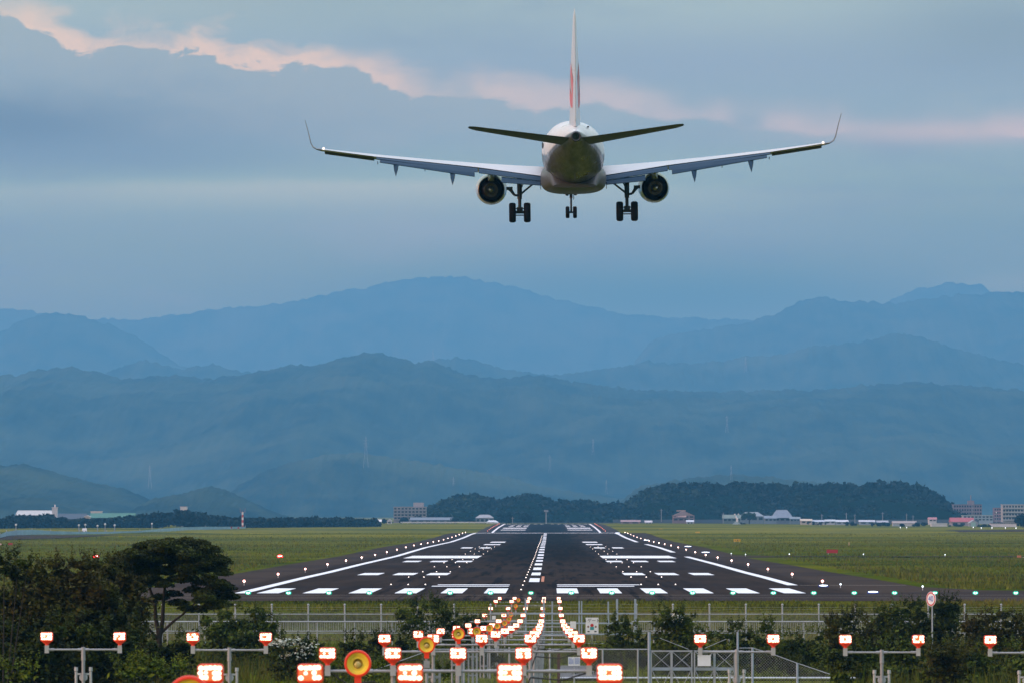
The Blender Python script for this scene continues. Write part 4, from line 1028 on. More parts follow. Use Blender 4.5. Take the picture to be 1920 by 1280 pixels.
mb = MB(); chain(mb, PX(1386,Dm)-ox, PX(1411,Dm)-ox, 0, PZ(1214,Dm)-gm); chain(mb, PX(1411,Dm)-ox, PX(1556,Dm)-ox, 0, PZ(1213.5,Dm)-gm, PZ(1263,Dm)-gm)
mb.build('wire_mesh', M_wire, rf)
for a, b_, lab in (((1238,1196),(1292,1217),'loose stay wire above the left leaf of the double gate'),((1322,1215),(1362,1198),'loose stay wire above the right leaf of the double gate')):
    o = MB().cyl((PX(a[0],Dm),Dm+.4,PZ(a[1],Dm)),(PX(b_[0],Dm),Dm+.4,PZ(b_[1],Dm)),.009,.009,5).build('stay_wire', M_fence); tag(o, lab, 'wire')
# rust-red post and blue grid notice beyond the mesh fence
D3 = 188.0; g3 = float(gz(0,D3)); o = MB().box((0,0,(PZ(1224,D3)-g3)/2),(.095,.095,PZ(1224,D3)-g3)).build('rusty_post', mat('rust_red',(.055,.012,.010),.8,var=.3,vscale=8), loc=(PX(1047.5,D3),D3,g3)); tag(o, 'dark rust-red square post beyond the mesh fence', 'post')
nb_ = empty('notice_board', (PX(1076.5,D3), D3, g3), 'white notice with rows of small blue characters on the mesh fence', 'notice'); zc = PZ(1239,D3)-g3
MB().box((0,0,zc),(22.5/F*D3,.02,16.5/F*D3)).build('board', M_signw, nb_)
mb = MB()
for j in range(5):
    for i in range(11):
        if i in (5,) or (j == 0 and i in (3,4)): continue
        mb.box(((i-5)*1.85/F*D3,-.013,zc+(2.2-j)*2.3/F*D3),(1.2/F*D3,.004,1.4/F*D3))
mb.build('lettering', M_blue, nb_); MB().cyl((0,.03,0),(0,.03,zc),.02,.02,6).build('post', M_pole, nb_)
# speed limit sign
Dz = 245.0; gzz = float(gz(PX(1748,Dz), Dz)); sp_ = empty('speed_limit_sign', (PX(1748,Dz), Dz, gzz), 'round speed limit sign reading 40 with red rim, seen obliquely on a grey pole', 'road sign')
zc = PZ(1122,Dz)-gzz; MB().cyl((0,0,-.2),(0,0,zc+.12),.03,.03,8).build('pole', M_pole, sp_)
mb = MB(); mb.lathe([(0,-.01),(.30,-.01),(.30,-.02),(.235,-.022)],(0,0,0),40); dsc = mb.build('rim', M_sred, sp_); dsc.location = (-.045,-.05,zc); dsc.rotation_euler = (0,0,math.radians(-54))
mb = MB(); mb.lathe([(.238,-.0222),(0,-.0222)],(0,0,0),40); mb.build('face', M_signw, dsc, fixn=False)
text_mesh('40', .34, M_blue, dsc, (0,-.028,0), sx=1.0)
mb = MB(); mb.lathe([(.315,.0),(.315,-.019),(.296,-.021)],(0,0,0),40); mb.build('edge', M_signw, dsc)
# ------------------------------------------------------------------ vegetation
rng = np.random.default_rng(11)
FG_dark = foliage('dark_leaves', (0.0061,0.0097,0.0014), (0.0425,0.0585,0.0040), 1.3)
FG_mid = foliage('green_leaves', (0.0088,0.0150,0.0018), (0.0709,0.0975,0.0065), 1.4)
FG_tree = foliage('feathery_leaves', (.009,.013,.002), (.052,.066,.006), 1.5)
FG_brown = foliage('brownish_leaves', (0.0105,0.0120,0.0018), (0.0614,0.0663,0.0049), 1.1, warm=(0.046,0.037,0.0054))
FG_fresh = foliage('fresh_leaves', (0.0140,0.0255,0.0027), (0.1181,0.1560,0.0097), 1.6)
FG_weed = foliage('weed_blades', (0.0140,0.0225,0.0027), (0.0898,0.1170,0.0081), .35, warm=(0.0735,0.0690,0.0117))
FG_grass = foliage('grass_blades', (0.0245,0.0360,0.0027), (0.1300,0.1404,0.0073), .05, warm=(0.1225,0.1080,0.0144))
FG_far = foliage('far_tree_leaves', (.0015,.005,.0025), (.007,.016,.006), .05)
FG_far2 = foliage('far_green_leaves', (.010,.026,.008), (.045,.085,.022), .06)
FG_bamboo = foliage('bamboo_leaves', (.006,.014,.006), (.020,.038,.014), .03)
M_bark = mat('bark', (.018,.014,.010), .9, var=.3, vscale=9)
M_petal = mat('white_petals', (.42,.44,.36), .8)
def rhombi(c, size, flat=0.0, aspect=.5):
    """c: (N,3) leaf centres; size scalar or (N,)"""
    n = len(c); size = np.broadcast_to(np.asarray(size, dtype=float), (n,))[:, None]
    a = rng.normal(size=(n, 3)); a[:, 2] *= (1-flat); a /= np.linalg.norm(a, axis=1, keepdims=True)+1e-9
    b = rng.normal(size=(n, 3)); b[:, 2] *= (1-flat*.6); b -= a*(a*b).sum(1, keepdims=True); b /= np.linalg.norm(b, axis=1, keepdims=True)+1e-9
    a = a*size; b = b*size*aspect
    V_ = np.stack([c-a, c+b, c+a, c-b], 1).reshape(-1, 3); F_ = np.arange(4*n).reshape(n, 4)
    return V_, F_
def ball_pts(n, shell=.55):
    d = rng.normal(size=(n, 3)); d /= np.linalg.norm(d, axis=1, keepdims=True)
    return d*(rng.random((n, 1))**(1/3)*(1-shell)+shell*rng.random((n,1))**.25)
def plant(name, label, cat, lobes, D, m, size=.10, k=5.0, base_px=None, twigs=0, flat=.2, group=None, spread=.8, flowers=None, stems=3):
    """lobes: (px, py, rx, ry) in photo pixels at distance D -> real clumps of leaves round that point"""
    s_ = F/D; bx_ = base_px if base_px is not None else np.mean([l[0] for l in lobes])
    X0 = PX(bx_, D); g0 = float(gz(X0, D)); root = empty(name, (X0, D, g0), label, cat, group); P = []; S = []
    for (px, py, rx, ry) in lobes:
        X, Z, a, b_ = PX(px, D)-X0, PZ(py, D)-g0, rx/s_, ry/s_
        dy = (rng.random()-.5)*a*spread*2
        nsub = max(4, int(3+a*b_*7))
        for q in range(nsub):
            o_ = ball_pts(1, .3)[0]; cc_ = np.array([X+o_[0]*a*.78, dy+o_[1]*a*.8, Z+o_[2]*b_*.78]); r = (.25+.3*rng.random())
            n_ = int(k*(math.pi*a*b_)*(r**1.2)*1.9/(size*size)/nsub*1.6)+6
            pts = ball_pts(n_, .35)*np.array([a*r, a*r, b_*r*.8])+cc_; P.append(pts); S.append(size*(.6+.8*rng.random(n_)))
    if cat in ('bush','thicket'):
        for (px, py, rx, ry) in lobes:
            X, Z, a, b_ = PX(px, D)-X0, PZ(py, D)-g0, rx/s_, ry/s_
            if Z-b_ > .25:
                n_ = int(k*a*Z*.55/(size*size)); hh = rng.random(n_)**.8*max(Z, .3)
                P.append(np.stack([X+rng.normal(size=n_)*a*.55, rng.normal(size=n_)*a*.5, hh], 1)); S.append(size*(.7+.9*rng.random(n_)))
    for q in range(twigs):
        l = lobes[rng.integers(len(lobes))]; X, Z, a, b_ = PX(l[0], D)-X0, PZ(l[1], D)-g0, l[2]/s_, l[3]/s_
        th = rng.uniform(.15, .85)*math.pi; h = rng.uniform(.12, .5); x0, z0_ = X+math.cos(th)*a*.85, Z+math.sin(th)*b_*.85
        n_ = int(h/size*5)+4; u = np.linspace(0, 1, n_); dx = math.cos(th)*.5+rng.normal()*.2
        pts = np.stack([x0+u*h*dx, rng.normal()*a*.4+u*0, z0_+u*h], 1)+rng.normal(size=(n_,3))*size*.5; P.append(pts); S.append(size*(.9-.5*u))
    P = np.concatenate(P); S = np.concatenate(S); P[:, 2] = np.maximum(P[:, 2], .03)
    V_, F_ = rhombi(P, S, flat); np_mesh('crown' if 'tree' in name else 'foliage', V_, F_, m, root)
    mb = MB()
    for q in range(stems):
        l = lobes[q % len(lobes)]; X, Z = PX(l[0], D)-X0, PZ(l[1], D)-g0
        mb.path([(0,0,-.1),(X*.15,0,.02),(X*.5,.02*q,Z*.45),(X,.0,Z)],[.03,.03,.02,.008],6)
    mb.build('trunk' if 'tree' in name else 'stem', M_bark, root)
    if flowers:
        fp = []
        for (px, py, rx, ry, n_) in flowers:
            p_ = rng.normal(size=(n_, 3))*np.array([rx/s_*.5, .2, ry/s_*.5])+np.array([PX(px,D)-X0, -.5, PZ(py,D)-g0]); fp.append(p_)
        fp = np.concatenate(fp); V_, F_ = rhombi(fp, .035+.03*rng.random(len(fp)), .6, .9); np_mesh('blossom', V_, F_, M_petal, root)
    return root
# the spreading tree on the left
D = 195.0; s_ = F/D; X0 = PX(300, D); g0 = float(gz(X0, D))
tr = empty('spreading_tree', (X0, D, g0), 'wide umbrella-shaped tree with feathery dark leaves and forked bare trunk, left of the runway', 'tree')
pads = []
outline = [(205,1085),(215,1050),(240,1042),(262,1022),(300,1016),(345,1012),(385,1020),(402,1035),(415,1060),(424,1095),(435,1120),(400,1128),(360,1120),(330,1096),(290,1092),(255,1108),(225,1110)]
def inside(px, py, poly):
    c_ = False; j = len(poly)-1
    for i in range(len(poly)):
        xi, yi = poly[i]; xj, yj = poly[j]
        if (yi > py) != (yj > py) and px < (xj-xi)*(py-yi)/(yj-yi)+xi: c_ = not c_
        j = i
    return c_
while len(pads) < 118:
    px, py = rng.uniform(203, 432), rng.uniform(1012, 1126)
    if inside(px, py, outline):
        dens = 1.0 if py < 1070 else .55
        if rng.random() < dens: pads.append((px, py))
pads += [(268,1021),(290,1017),(318,1014),(345,1013),(372,1017),(395,1029),(412,1050),(420,1072),(428,1100),(433,1117),(222,1046),(208,1062),(248,1035),(206,1090),(385,1122),(408,1128),(240,1112),(225,1130),(245,1140),(268,1128),(262,1150),(335,1128),(352,1138),(372,1140),(395,1136),(418,1130),(300,1118),(322,1112)]
mb = MB()
def tp(px, py, dy=0.0): return Vector((PX(px, D)-X0, dy, PZ(py, D)-g0))
mb.path([tp(301,1300),tp(300,1240),tp(298,1190)],[.13,.115,.10],10)
mb.path([tp(298,1190),tp(292,1160,.1),tp(290,1130,.15),tp(281,1105,.2)],[.08,.07,.055,.045],8)
mb.path([tp(299,1195),tp(305,1165,-.1),tp(307,1130,-.2),tp(310,1100,-.2)],[.085,.07,.055,.045],8)
mb.path([tp(299,1200),tp(278,1175,-.3),tp(262,1150,-.4),tp(248,1120,-.5)],[.06,.045,.035,.025],7)
mb.path([tp(303,1185),tp(325,1165,-.3),tp(345,1150,-.4),tp(372,1125,-.5)],[.055,.045,.035,.025],7)
nodes = [(tp(281,1105,.2),.04),(tp(310,1100,-.2),.045),(tp(248,1120,-.5),.025),(tp(372,1125,-.5),.03),(tp(290,1130,.15),.03),(tp(307,1130,-.2),.03),(tp(345,1150,-.4),.025)]
order = sorted(pads, key=lambda p: (p[0]-305)**2+((p[1]-1110)*1.4)**2); P = []; S = []
for (px, py) in order:
    dyy = rng.normal()*.75; t_ = tp(px, py, dyy)
    best = min(nodes, key=lambda n: (n[0]-t_).length + max(0, n[0].z-t_.z)*1.5); r0 = max(.007, best[1]*.72)
    a = best[0]; mid = a.lerp(t_, .5)+Vector((0,0,.05+.06*rng.random())); mb.path([a, mid, t_],[r0, r0*.8, r0*.55],5)
    nodes.append((mid, r0*.9)); nodes.append((t_, r0*.7))
    n_ = 380; q = ball_pts(n_, .2)*np.array([.42, .42, .135])*rng.uniform(.75, 1.25); q[:, 2] -= (q[:, 0]**2)*.35; P.append(q+np.array(t_)); S.append(.045+.035*rng.random(n_))
mb.build('trunk', M_bark, tr, smooth=True)
V_, F_ = rhombi(np.concatenate(P), np.concatenate(S), .55, .42); np_mesh('crown', V_, F_, FG_tree, tr)
V = 0
plant('small_tree', 'dark feathery tree at the left edge above the brown bushes', 'tree', [(8,1048,26,12),(35,1052,22,9),(52,1062,14,7),(5,1075,30,16),(30,1080,20,10),(-15,1060,30,20)], 165, FG_dark, .06, 4.2, base_px=5, twigs=26, flat=.5)
plant('brown_bush', 'large brown-green bush mass filling the left edge', 'bush', [(20,1105,46,28),(60,1085,34,24),(98,1078,40,28),(148,1072,40,26),(60,1140,70,40),(130,1125,60,42),(185,1112,45,45),(-20,1130,40,50),(30,1175,60,36),(100,1175,60,34),(160,1160,50,34)], 172, FG_brown, .07, 6.5, twigs=110)
plant('brown_bush', 'rounded olive bush between the left bushes and the spreading tree', 'bush', [(195,1072,38,24),(232,1080,32,24),(215,1115,45,35),(250,1120,28,30),(178,1058,28,14),(225,1155,40,34)], 178, FG_brown, .065, 6.5, twigs=70)
plant('thicket', 'very dark lower thicket under the brown bush at the left edge', 'thicket', [(20,1205,60,50),(95,1205,55,50),(165,1200,50,50),(225,1190,40,48),(250,1225,30,40),(20,1255,60,40)], 168, FG_dark, .075, 6.0, twigs=60)
plant('thicket', 'dark thicket at the foot of the spreading tree', 'thicket', [(270,1215,30,28),(315,1228,34,26),(350,1205,22,22),(290,1258,40,26),(255,1150,20,24)], 190, FG_dark, .08, 3.6, twigs=30)
plant('round_bush', 'dense round green bush between the spreading tree and the fence', 'bush', [(400,1170,26,24),(440,1160,36,26),(480,1168,36,26),(445,1188,60,26),(505,1182,22,22)], 232, FG_mid, .07, 4.4, twigs=40)
plant('flowering_bush', 'bush topped with white blossoms right of the round bush', 'bush', [(525,1212,22,17),(555,1215,26,18),(585,1218,24,16),(560,1232,44,18)], 200, FG_dark, .08, 3.8, twigs=24, flowers=[(522,1203,22,8,90),(548,1202,20,9,70),(575,1212,26,10,70),(560,1226,30,8,40)])
plant('sparse_bush', 'open twiggy bush in front of the fence, left of the lamp row', 'bush', [(760,1150,20,20),(785,1140,18,16),(815,1132,20,14),(825,1155,26,22),(775,1170,32,20),(845,1165,16,18)], 262, FG_mid, .065, 2.6, twigs=60)
plant('sparse_bush', 'low dark bush behind the yellow flasher bowls', 'bush', [(870,1165,22,14),(900,1172,26,14),(850,1185,32,16),(890,1190,30,14)], 275, FG_dark, .07, 2.8, twigs=30)
plant('dark_bush', 'dark bush behind the largest yellow bowl', 'bush', [(660,1215,28,20),(700,1208,30,22),(740,1215,30,20),(690,1235,44,18)], 214, FG_dark, .075, 3.6, twigs=36)
plant('leafy_bush', 'leafy bush just right of the gate sign', 'bush', [(1150,1172,18,14),(1180,1180,20,16),(1160,1200,28,20),(1195,1205,22,20)], 238, FG_mid, .075, 3.4, twigs=40)
plant('leafy_bush', 'taller bush with pale leaves above the left leaf of the double gate', 'bush', [(1240,1158,20,16),(1265,1155,22,16),(1290,1168,20,16),(1255,1185,44,24),(1300,1195,30,18)], 226, FG_mid, .075, 3.8, twigs=50, flowers=[(1262,1156,26,8,45)])
plant('creeper_bush', 'ragged low bush along the fence behind the right leaf of the gate', 'bush', [(1345,1195,30,16),(1390,1200,30,16),(1430,1198,30,16),(1375,1178,16,10),(1440,1178,14,16),(1410,1220,60,20)], 230, FG_mid, .07, 3.0, twigs=60)
plant('dark_bush', 'dark low bushes seen through the mesh of the double gate', 'bush', [(1240,1236,34,18),(1290,1232,34,18),(1345,1238,36,18),(1395,1234,34,18),(1250,1262,30,9),(1300,1263,30,9),(1350,1262,30,9)], 216, FG_dark, .075, 3.4, twigs=40)
plant('dark_bush', 'dark low bushes seen through the mesh fence left of the gate', 'bush', [(880,1244,40,18),(930,1236,30,18),(1150,1240,30,20),(1195,1236,30,20),(1120,1236,20,14)], 214, FG_dark, .075, 3.2, twigs=30)
plant('dark_bush', 'dark undergrowth behind the sloping mesh fence', 'bush', [(1420,1245,30,22),(1470,1256,34,18),(1520,1262,34,14)], 208, FG_dark, .075, 3.4, twigs=40)
plant('creeper_bush', 'ragged bush below the fence between the two right-hand lamp stands', 'bush', [(1480,1205,30,18),(1520,1200,32,20),(1500,1230,50,22),(1455,1225,30,18)], 222, FG_mid, .07, 3.4, twigs=60)
plant('dense_bush', 'dense dark bush below the first bright lamp bar right of the threshold', 'bush', [(1565,1175,26,18),(1595,1165,26,20),(1625,1180,30,20),(1590,1205,55,26)], 224, FG_brown, .075, 4.0, twigs=50)
plant('dense_bush', 'tall dark bush immediately left of the speed limit sign', 'bush', [(1660,1160,26,20),(1690,1150,26,22),(1715,1145,24,22),(1700,1180,50,30),(1650,1185,30,22)], 252, FG_mid, .075, 4.0, twigs=60)
plant('dense_bush', 'tallest dark bush immediately right of the speed limit sign', 'bush', [(1765,1138,20,18),(1785,1140,20,20),(1772,1165,34,26),(1745,1185,40,22)], 252, FG_dark, .075, 4.2, twigs=60)
plant('dense_bush', 'dark bush mass at the right edge behind the last lamp stand', 'bush', [(1830,1172,30,20),(1870,1165,30,20),(1910,1170,34,22),(1860,1195,60,26),(1940,1190,30,30)], 236, FG_brown, .075, 4.0, twigs=60)
plant('hedge_mass', 'broad green undergrowth below the right lamp stands', 'bush', [(1560,1245,40,30),(1620,1235,44,30),(1690,1228,48,30),(1750,1230,46,30),(1820,1235,50,30),(1890,1240,50,34),(1700,1265,90,26),(1840,1268,90,24),(1600,1272,50,20)], 196, FG_mid, .085, 3.8, twigs=120)
plant('weedy_shrub', 'ochre-tinged shrub below the speed limit sign', 'bush', [(1760,1232,30,22),(1790,1245,28,20),(1775,1262,40,18)], 178, FG_brown, .06, 3.2, twigs=60)
plant('weedy_shrub', 'leafy weeds at the bottom left under the first lamp stand', 'bush', [(40,1262,40,14),(240,1262,34,14),(275,1250,30,14),(330,1262,40,14)], 150, FG_fresh, .07, 2.0, twigs=60)
plant('weedy_shrub', 'leafy weeds beside the blossoming bush', 'bush', [(620,1255,30,14),(700,1262,30,12),(835,1262,20,10)], 165, FG_fresh, .06, 1.8, twigs=50)
# weeds, grass
def blades(name, xs, ys, hs, ws, m, lean=.35, sink=.02, z=None):
    n = len(xs); z = gz(xs, ys) if z is None else z; a = rng.random(n)*2*math.pi; dx, dy = np.cos(a)*ws/2, np.sin(a)*ws/2
    lx, ly = rng.normal(size=n)*hs*lean, rng.normal(size=n)*hs*lean
    b0 = np.stack([xs-dx, ys-dy, z-sink], 1); b1 = np.stack([xs+dx, ys+dy, z-sink], 1)
    t0 = np.stack([xs+lx+dx*.15, ys+ly, z+hs], 1); V_ = np.stack([b0, b1, t0], 1).reshape(-1, 3)
    o = np_mesh(name, V_, np.arange(3*n).reshape(n, 3), m); return o
def clump(x, y, sc_): return np.array([mn.noise(Vector((a*sc_, b_*sc_, 3.3))) for a, b_ in zip(x, y)])
n = 90000; ys = rng.uniform(120, 298, n)**1.0; xs = (rng.random(n)-.52)*ys*.205
kl = clump(xs, ys, .22); keep = (rng.random(n) < .55+kl*1.4) & ~((xs > -3.8) & (xs < 10.5) & (ys < 246) & (rng.random(n) < .985)); xs, ys, kl = xs[keep], ys[keep], kl[keep]
hs = (.28+.75*np.clip(kl+.35,0,1))*rng.uniform(.5,1.25,len(xs)); hs = np.where(ys > 285, hs*.6, hs)
o = blades('weeds', xs, ys, hs, rng.uniform(.025,.07,len(xs)), FG_weed, .22); tag(o, 'tall uncut weeds between the camera and the fences', 'weeds', kind='stuff')
n = 70000; ys = rng.uniform(314, 389, n); xs = (rng.random(n)-.53)*ys*.2; kl = clump(xs, ys, .12)
o1 = blades('meadow_grass', xs, ys, (.10+.25*np.clip(kl+.4,0,1))*rng.uniform(.5,1.3,n), rng.uniform(.05,.12,n), FG_grass, .3); tag(o1, 'mown grass bank between the fence and the runway end', 'grass', kind='stuff')
n = 150000; ys = 450+(rng.random(n)**2.0)*2100; xs = (rng.random(n)-.53)*ys*.2
al = np.where(ys < 470, 60, 31.5)
keep = ((xs < -33.6) | (xs > 32.5)) & ~((ys > 850) & (ys < 870) & (xs > 0)) & ~((xs > 0) & (ys < 455) & (xs < 90)) ; xs, ys = xs[keep], ys[keep]; kl = clump(xs, ys, .05)
hs = (.12+.32*np.clip(kl+.45,0,1))*rng.uniform(.5,1.3,len(xs))*np.clip((2700-ys)/1200,.3,1)
zg = np.array([ground_at(float(a), float(b_)) for a, b_ in zip(xs, ys)])
o2 = blades('field_grass', xs, ys, hs, rng.uniform(.10,.22,len(xs)), FG_grass, .3, z=zg); tag(o2, 'rough airfield grass on both sides of the runway', 'grass', kind='stuff')
plant('low_shrub', 'single dark low shrub in the grass field right of the runway', 'shrub', [(1688,1050,10,3.5),(1700,1051,10,3.5),(1678,1052,6,2.5)], 838, FG_dark, .16, 3, twigs=8)
plant('low_shrub', 'faint low shrub in the grass left of the dark one', 'shrub', [(1621,1050,9,1.6)], 845, FG_dark, .14, 1.6)
n = 9000; ys = rng.uniform(150, 262, n); xs = rng.uniform(-4, 11, n); keep = ~((ys > 198) & (ys < 205)) & ~((xs > .2) & (xs < 2.7) & (ys > 200) & (ys < 243)); xs, ys = xs[keep], ys[keep]
o3 = blades('trampled_weeds', xs, ys, rng.uniform(.06,.32,len(xs)), rng.uniform(.03,.06,len(xs)), FG_mid, .35); tag(o3, 'short trampled weeds around the gates and lamp posts', 'weeds', kind='stuff')
# ------------------------------------------------------------------ far trees and woods
def crowns(name, items, m, n=70, leaf=.33, parent=None, loc=None):
    P = []; S = []
    for (x, y, z, r) in items:
        q = ball_pts(n, .6)*np.array([r, r, r*.85])+np.array([x, y, z]); P.append(q); S.append(np.full(n, r*leaf)*(.6+.8*rng.random(n)))
    V_, F_ = rhombi(np.concatenate(P), np.concatenate(S), .15, .7); return np_mesh(name, V_, F_, m, parent, loc=loc)
hillpts = [(740,985),(775,972),(800,962),(825,948),(845,938),(862,933),(900,933),(925,940),(950,936),(975,930),(990,928),(1005,930),(1025,938),(1045,943),(1070,940),(1100,943),(1125,949),(1150,948),(1175,948),(1192,936),(1210,922),(1240,912),(1290,908),(1320,910),(1345,913),(1400,910),(1480,913),(1520,912),(1560,910),(1600,912),(1640,910),(1680,908),(1700,909),(1720,914),(1740,924),(1765,939),(1785,954),(1800,975),(1830,990)]
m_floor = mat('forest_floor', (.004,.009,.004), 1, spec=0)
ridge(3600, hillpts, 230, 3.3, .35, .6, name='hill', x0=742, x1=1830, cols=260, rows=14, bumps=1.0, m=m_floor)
it = []; itb = []
for q in range(2600):
    px = rng.uniform(765, 1802); top = float(interp(px, hillpts)); v = rng.random()**1.3; D_ = 3600-v*225; hgt = (966-top)/F*3600 + 6
    z = CZ-5+hgt*(1-v)**1.15+ (0 if v > .05 else 0); r = rng.uniform(2.4, 4.4)*rng.choice([1,1,1.35])
    (itb if (px < 905 and rng.random() < .75) or (1180 < px < 1300 and v < .35 and rng.random() < .6) else it).append((PX(px, 3600)*1.0, D_, z-r*.2-1.2, r))
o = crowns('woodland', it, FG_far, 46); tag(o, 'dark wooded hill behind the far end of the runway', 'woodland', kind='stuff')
o = crowns('bamboo_grove', itb, FG_bamboo); tag(o, 'paler bamboo and light green trees on the ends of the wooded hill', 'woodland', kind='stuff')
tl = [(-30,975),(0,972),(30,966),(60,960),(80,963),(110,974),(150,976),(190,972),(230,968),(262,962),(290,960),(320,956),(345,953),(368,958),(385,966),(400,962),(415,966),(440,969),(480,970),(520,971),(560,969),(600,972),(640,971),(680,974),(705,985)]
it = []
for q in range(560):
    px = rng.uniform(-30, 700); top = float(interp(px, tl)); D_ = rng.uniform(2600, 2760); zt = PZ(top, 2680); zb2 = float(gz(PX(px,2680), 2680)); r = rng.uniform(2.0, 3.6)
    z = zb2+r*.6+(zt-zb2-r*1.5)*rng.random()**.6; it.append((PX(px, 2680), D_, z, r))
o = crowns('woodland', it, FG_far, 60); tag(o, 'dark belt of trees along the left side of the airfield', 'woodland', kind='stuff')
def far_tree(label, px, ptop, pbase, wpx, D_, m=FG_far, seed=0, n=12):
    s2 = F/D_; X = PX(px, D_); g_ = float(gz(X, D_)); h = (pbase-ptop)/s2; w = wpx/s2; zb2 = PZ(pbase, D_); g_ = min(g_, zb2)
    root = empty('tree', (X, D_, g_), label, 'tree', 'trees in front of the far houses')
    items = []
    for q in range(n):
        o_ = ball_pts(1, .4)[0]; r = min(w, h)*rng.uniform(.2, .34); items.append((o_[0]*(w/2-r*.7), o_[1]*w*.3, (zb2-g_)+h*.5+o_[2]*(h/2-r*.8), r))
    crowns('crown', items, m, 80, .28, parent=root)
    MB().cyl((0,0,-.5),(0,0,(zb2-g_)+h*.5),.35,.2,6).build('trunk', M_bark, root)
for a in [('low dark trees hiding the foot of the school block',752,967,981,40,3200),('second low dark tree before the school block',785,965,981,36,3200),('third low dark tree before the school block',812,960,981,30,3210),('dark tree between the striped shed and the small gabled house',720,970,981,18,3110),('dark tree left of the runway end, below the bamboo slope',950,957,981,52,3120),('dark tree right behind the runway end',985,960,981,38,3120),('small dark tree at the roadside left of the far runway',852,969,981,26,3100),('tiny dark tree left of the white shed roof',880,970,981,26,3110),
          ('rounded bright green tree beside the grey-roofed farmhouse',1405,957,976,32,3060),('dark rounded tree far right, cut by the photo edge',1918,957,990,34,2750),
          ('dark clump left of the pale apartment wall',1848,980,991,24,2820),('dark clump in front of the red-roofed warehouse',1792,980,990,34,2860),('dark clump between the two white walls',1722,977,990,48,2880),
          ('dark clump left of the first white wall',1652,975,988,46,2900),('dark hedge clump in the middle of the right field edge',1595,976,987,36,2950),('low dark hedge clump right of the temple roof',1530,976,985,44,2980),
          ('tiny dark bush against the first white wall',1692,979,989,12,2870),('dark clump under the big spire-like antenna',1390,978,985,20,3000),('dark bush by the short green box',1835,982,990,8,2840)]:
    far_tree(*a, m=FG_far2 if 'bright green' in a[0] else FG_far)
# ------------------------------------------------------------------ far buildings and small airfield things
M_glassd = mat('dark_window', (.02,.03,.04), .25)
def building(label, x0, x1, yt, yb, D_, wall, roof='flat', rcol=(.2,.2,.22), floors=2, cols=4, depth=12, name='building', ridge_px=0, balcony=False, cat='building', winh=.5, extra=None, over=.4):
    s2 = F/D_; X = PX((x0+x1)/2, D_); zb2 = PZ(yb, D_); g_ = min(float(gz(X, D_)), zb2)-.3; w = (x1-x0)/s2; h = (yb-yt)/s2 + (zb2-g_)
    root = empty(name, (X, D_, g_), label, cat)
    mw_ = mat(name+'_wall', wall, .8, var=.08, vscale=.3); mr2 = mat(name+'_roof', rcol, .7, var=.1, vscale=.4)
    rh = ridge_px/s2; MB().box((0,depth/2,(h-rh)/2),(w,depth,h-rh)).build('wall', mw_, root)
    hw = h-rh
    if roof == 'flat': MB().box((0,depth/2,hw+.15),(w+over,depth+over,.3)).build('roof', mr2, root)
    elif roof == 'gable':   # ridge runs left to right
        a, b_ = w/2+over, depth/2+over
        MB().loft([[(-a,depth/2-b_,hw),(-a,depth/2+b_,hw),(-a,depth/2,hw+rh)],[(a,depth/2-b_,hw),(a,depth/2+b_,hw),(a,depth/2,hw+rh)]]).build('roof', mr2, root)
    elif roof == 'hip':
        a, b_ = w/2+over, depth/2+over
        MB().add([(-a,depth/2-b_,hw),(a,depth/2-b_,hw),(a,depth/2+b_,hw),(-a,depth/2+b_,hw),(-a*.5,depth/2,hw+rh),(a*.5,depth/2,hw+rh)],[(0,1,5,4),(1,2,5),(2,3,4,5),(3,0,4),(3,2,1,0)]).build('roof', mr2, root)
    elif roof == 'front':   # gable facing us
        a = w/2+over
        MB().loft([[(-a,-over,hw),(a,-over,hw),(0,-over,hw+rh)],[(-a,depth+over,hw),(a,depth+over,hw),(0,depth+over,hw+rh)]]).build('roof', mr2, root)
    zoff = zb2-g_; fh = (hw-zoff)/max(1,floors); cw = w/max(1,cols)
    if cols:
        src = None
        for f_ in range(floors):
            for c_ in range(cols):
                if src is None:
                    src = MB().box((0,0,0),(cw*.62,.12,fh*winh)).build('window', M_glassd, root); o = src
                else: o = src.copy(); C.objects.link(o)
                o.location = (-w/2+cw*(c_+.5), -.03, zoff+fh*(f_+.55))
            if balcony:
                MB().box((0,-.5,zoff+fh*(f_+.14)),(w*.98,1.0,fh*.34)).build('balcony', mw_, root)
    return root, w, h, s2
P1 = (.22,.23,.25)
b_, w, h, s2 = building('long white-roofed factory hall on the left behind the tree belt', 30, 97, 956, 990, 3000, (.06,.08,.09), 'gable', (.42,.44,.42), 1, 0, 26, ridge_px=9)
b_, w, h, s2 = building('pale square tower block beside the left factory halls', 97.5, 107, 951, 990, 2960, (.45,.46,.50), 'flat', (.5,.5,.55), 1, 0, 5, name='tower')
MB().cyl((0,2.5,h),(0,2.5,h+6/s2),.5,.35,6).build('chimney', mat('chimney_pale',(.5,.5,.52),.7), b_)
building('dark blue-grey roofed hall right of the pale tower', 108, 159, 962, 990, 2980, (.04,.06,.08), 'gable', (.03,.05,.07), 1, 0, 20, ridge_px=10)
building('small cream house in front of the green-roofed hall', 158, 168, 965, 985, 2900, (.55,.54,.48), 'front', (.4,.38,.36), 1, 1, 8, name='house', ridge_px=3, cat='house')
building('long green-roofed hall at the left', 168, 250, 961, 988, 3020, (.06,.12,.10), 'gable', (.03,.14,.09), 1, 0, 24, ridge_px=9)
building('thin white roof behind the green-roofed hall', 170, 190, 958.5, 975, 3150, (.5,.5,.5), 'flat', (.62,.62,.62), 1, 0, 8)
building('white flat roof showing above the tree belt', 338, 350, 950, 975, 2850, (.55,.57,.57), 'flat', (.6,.6,.6), 1, 2, 8)
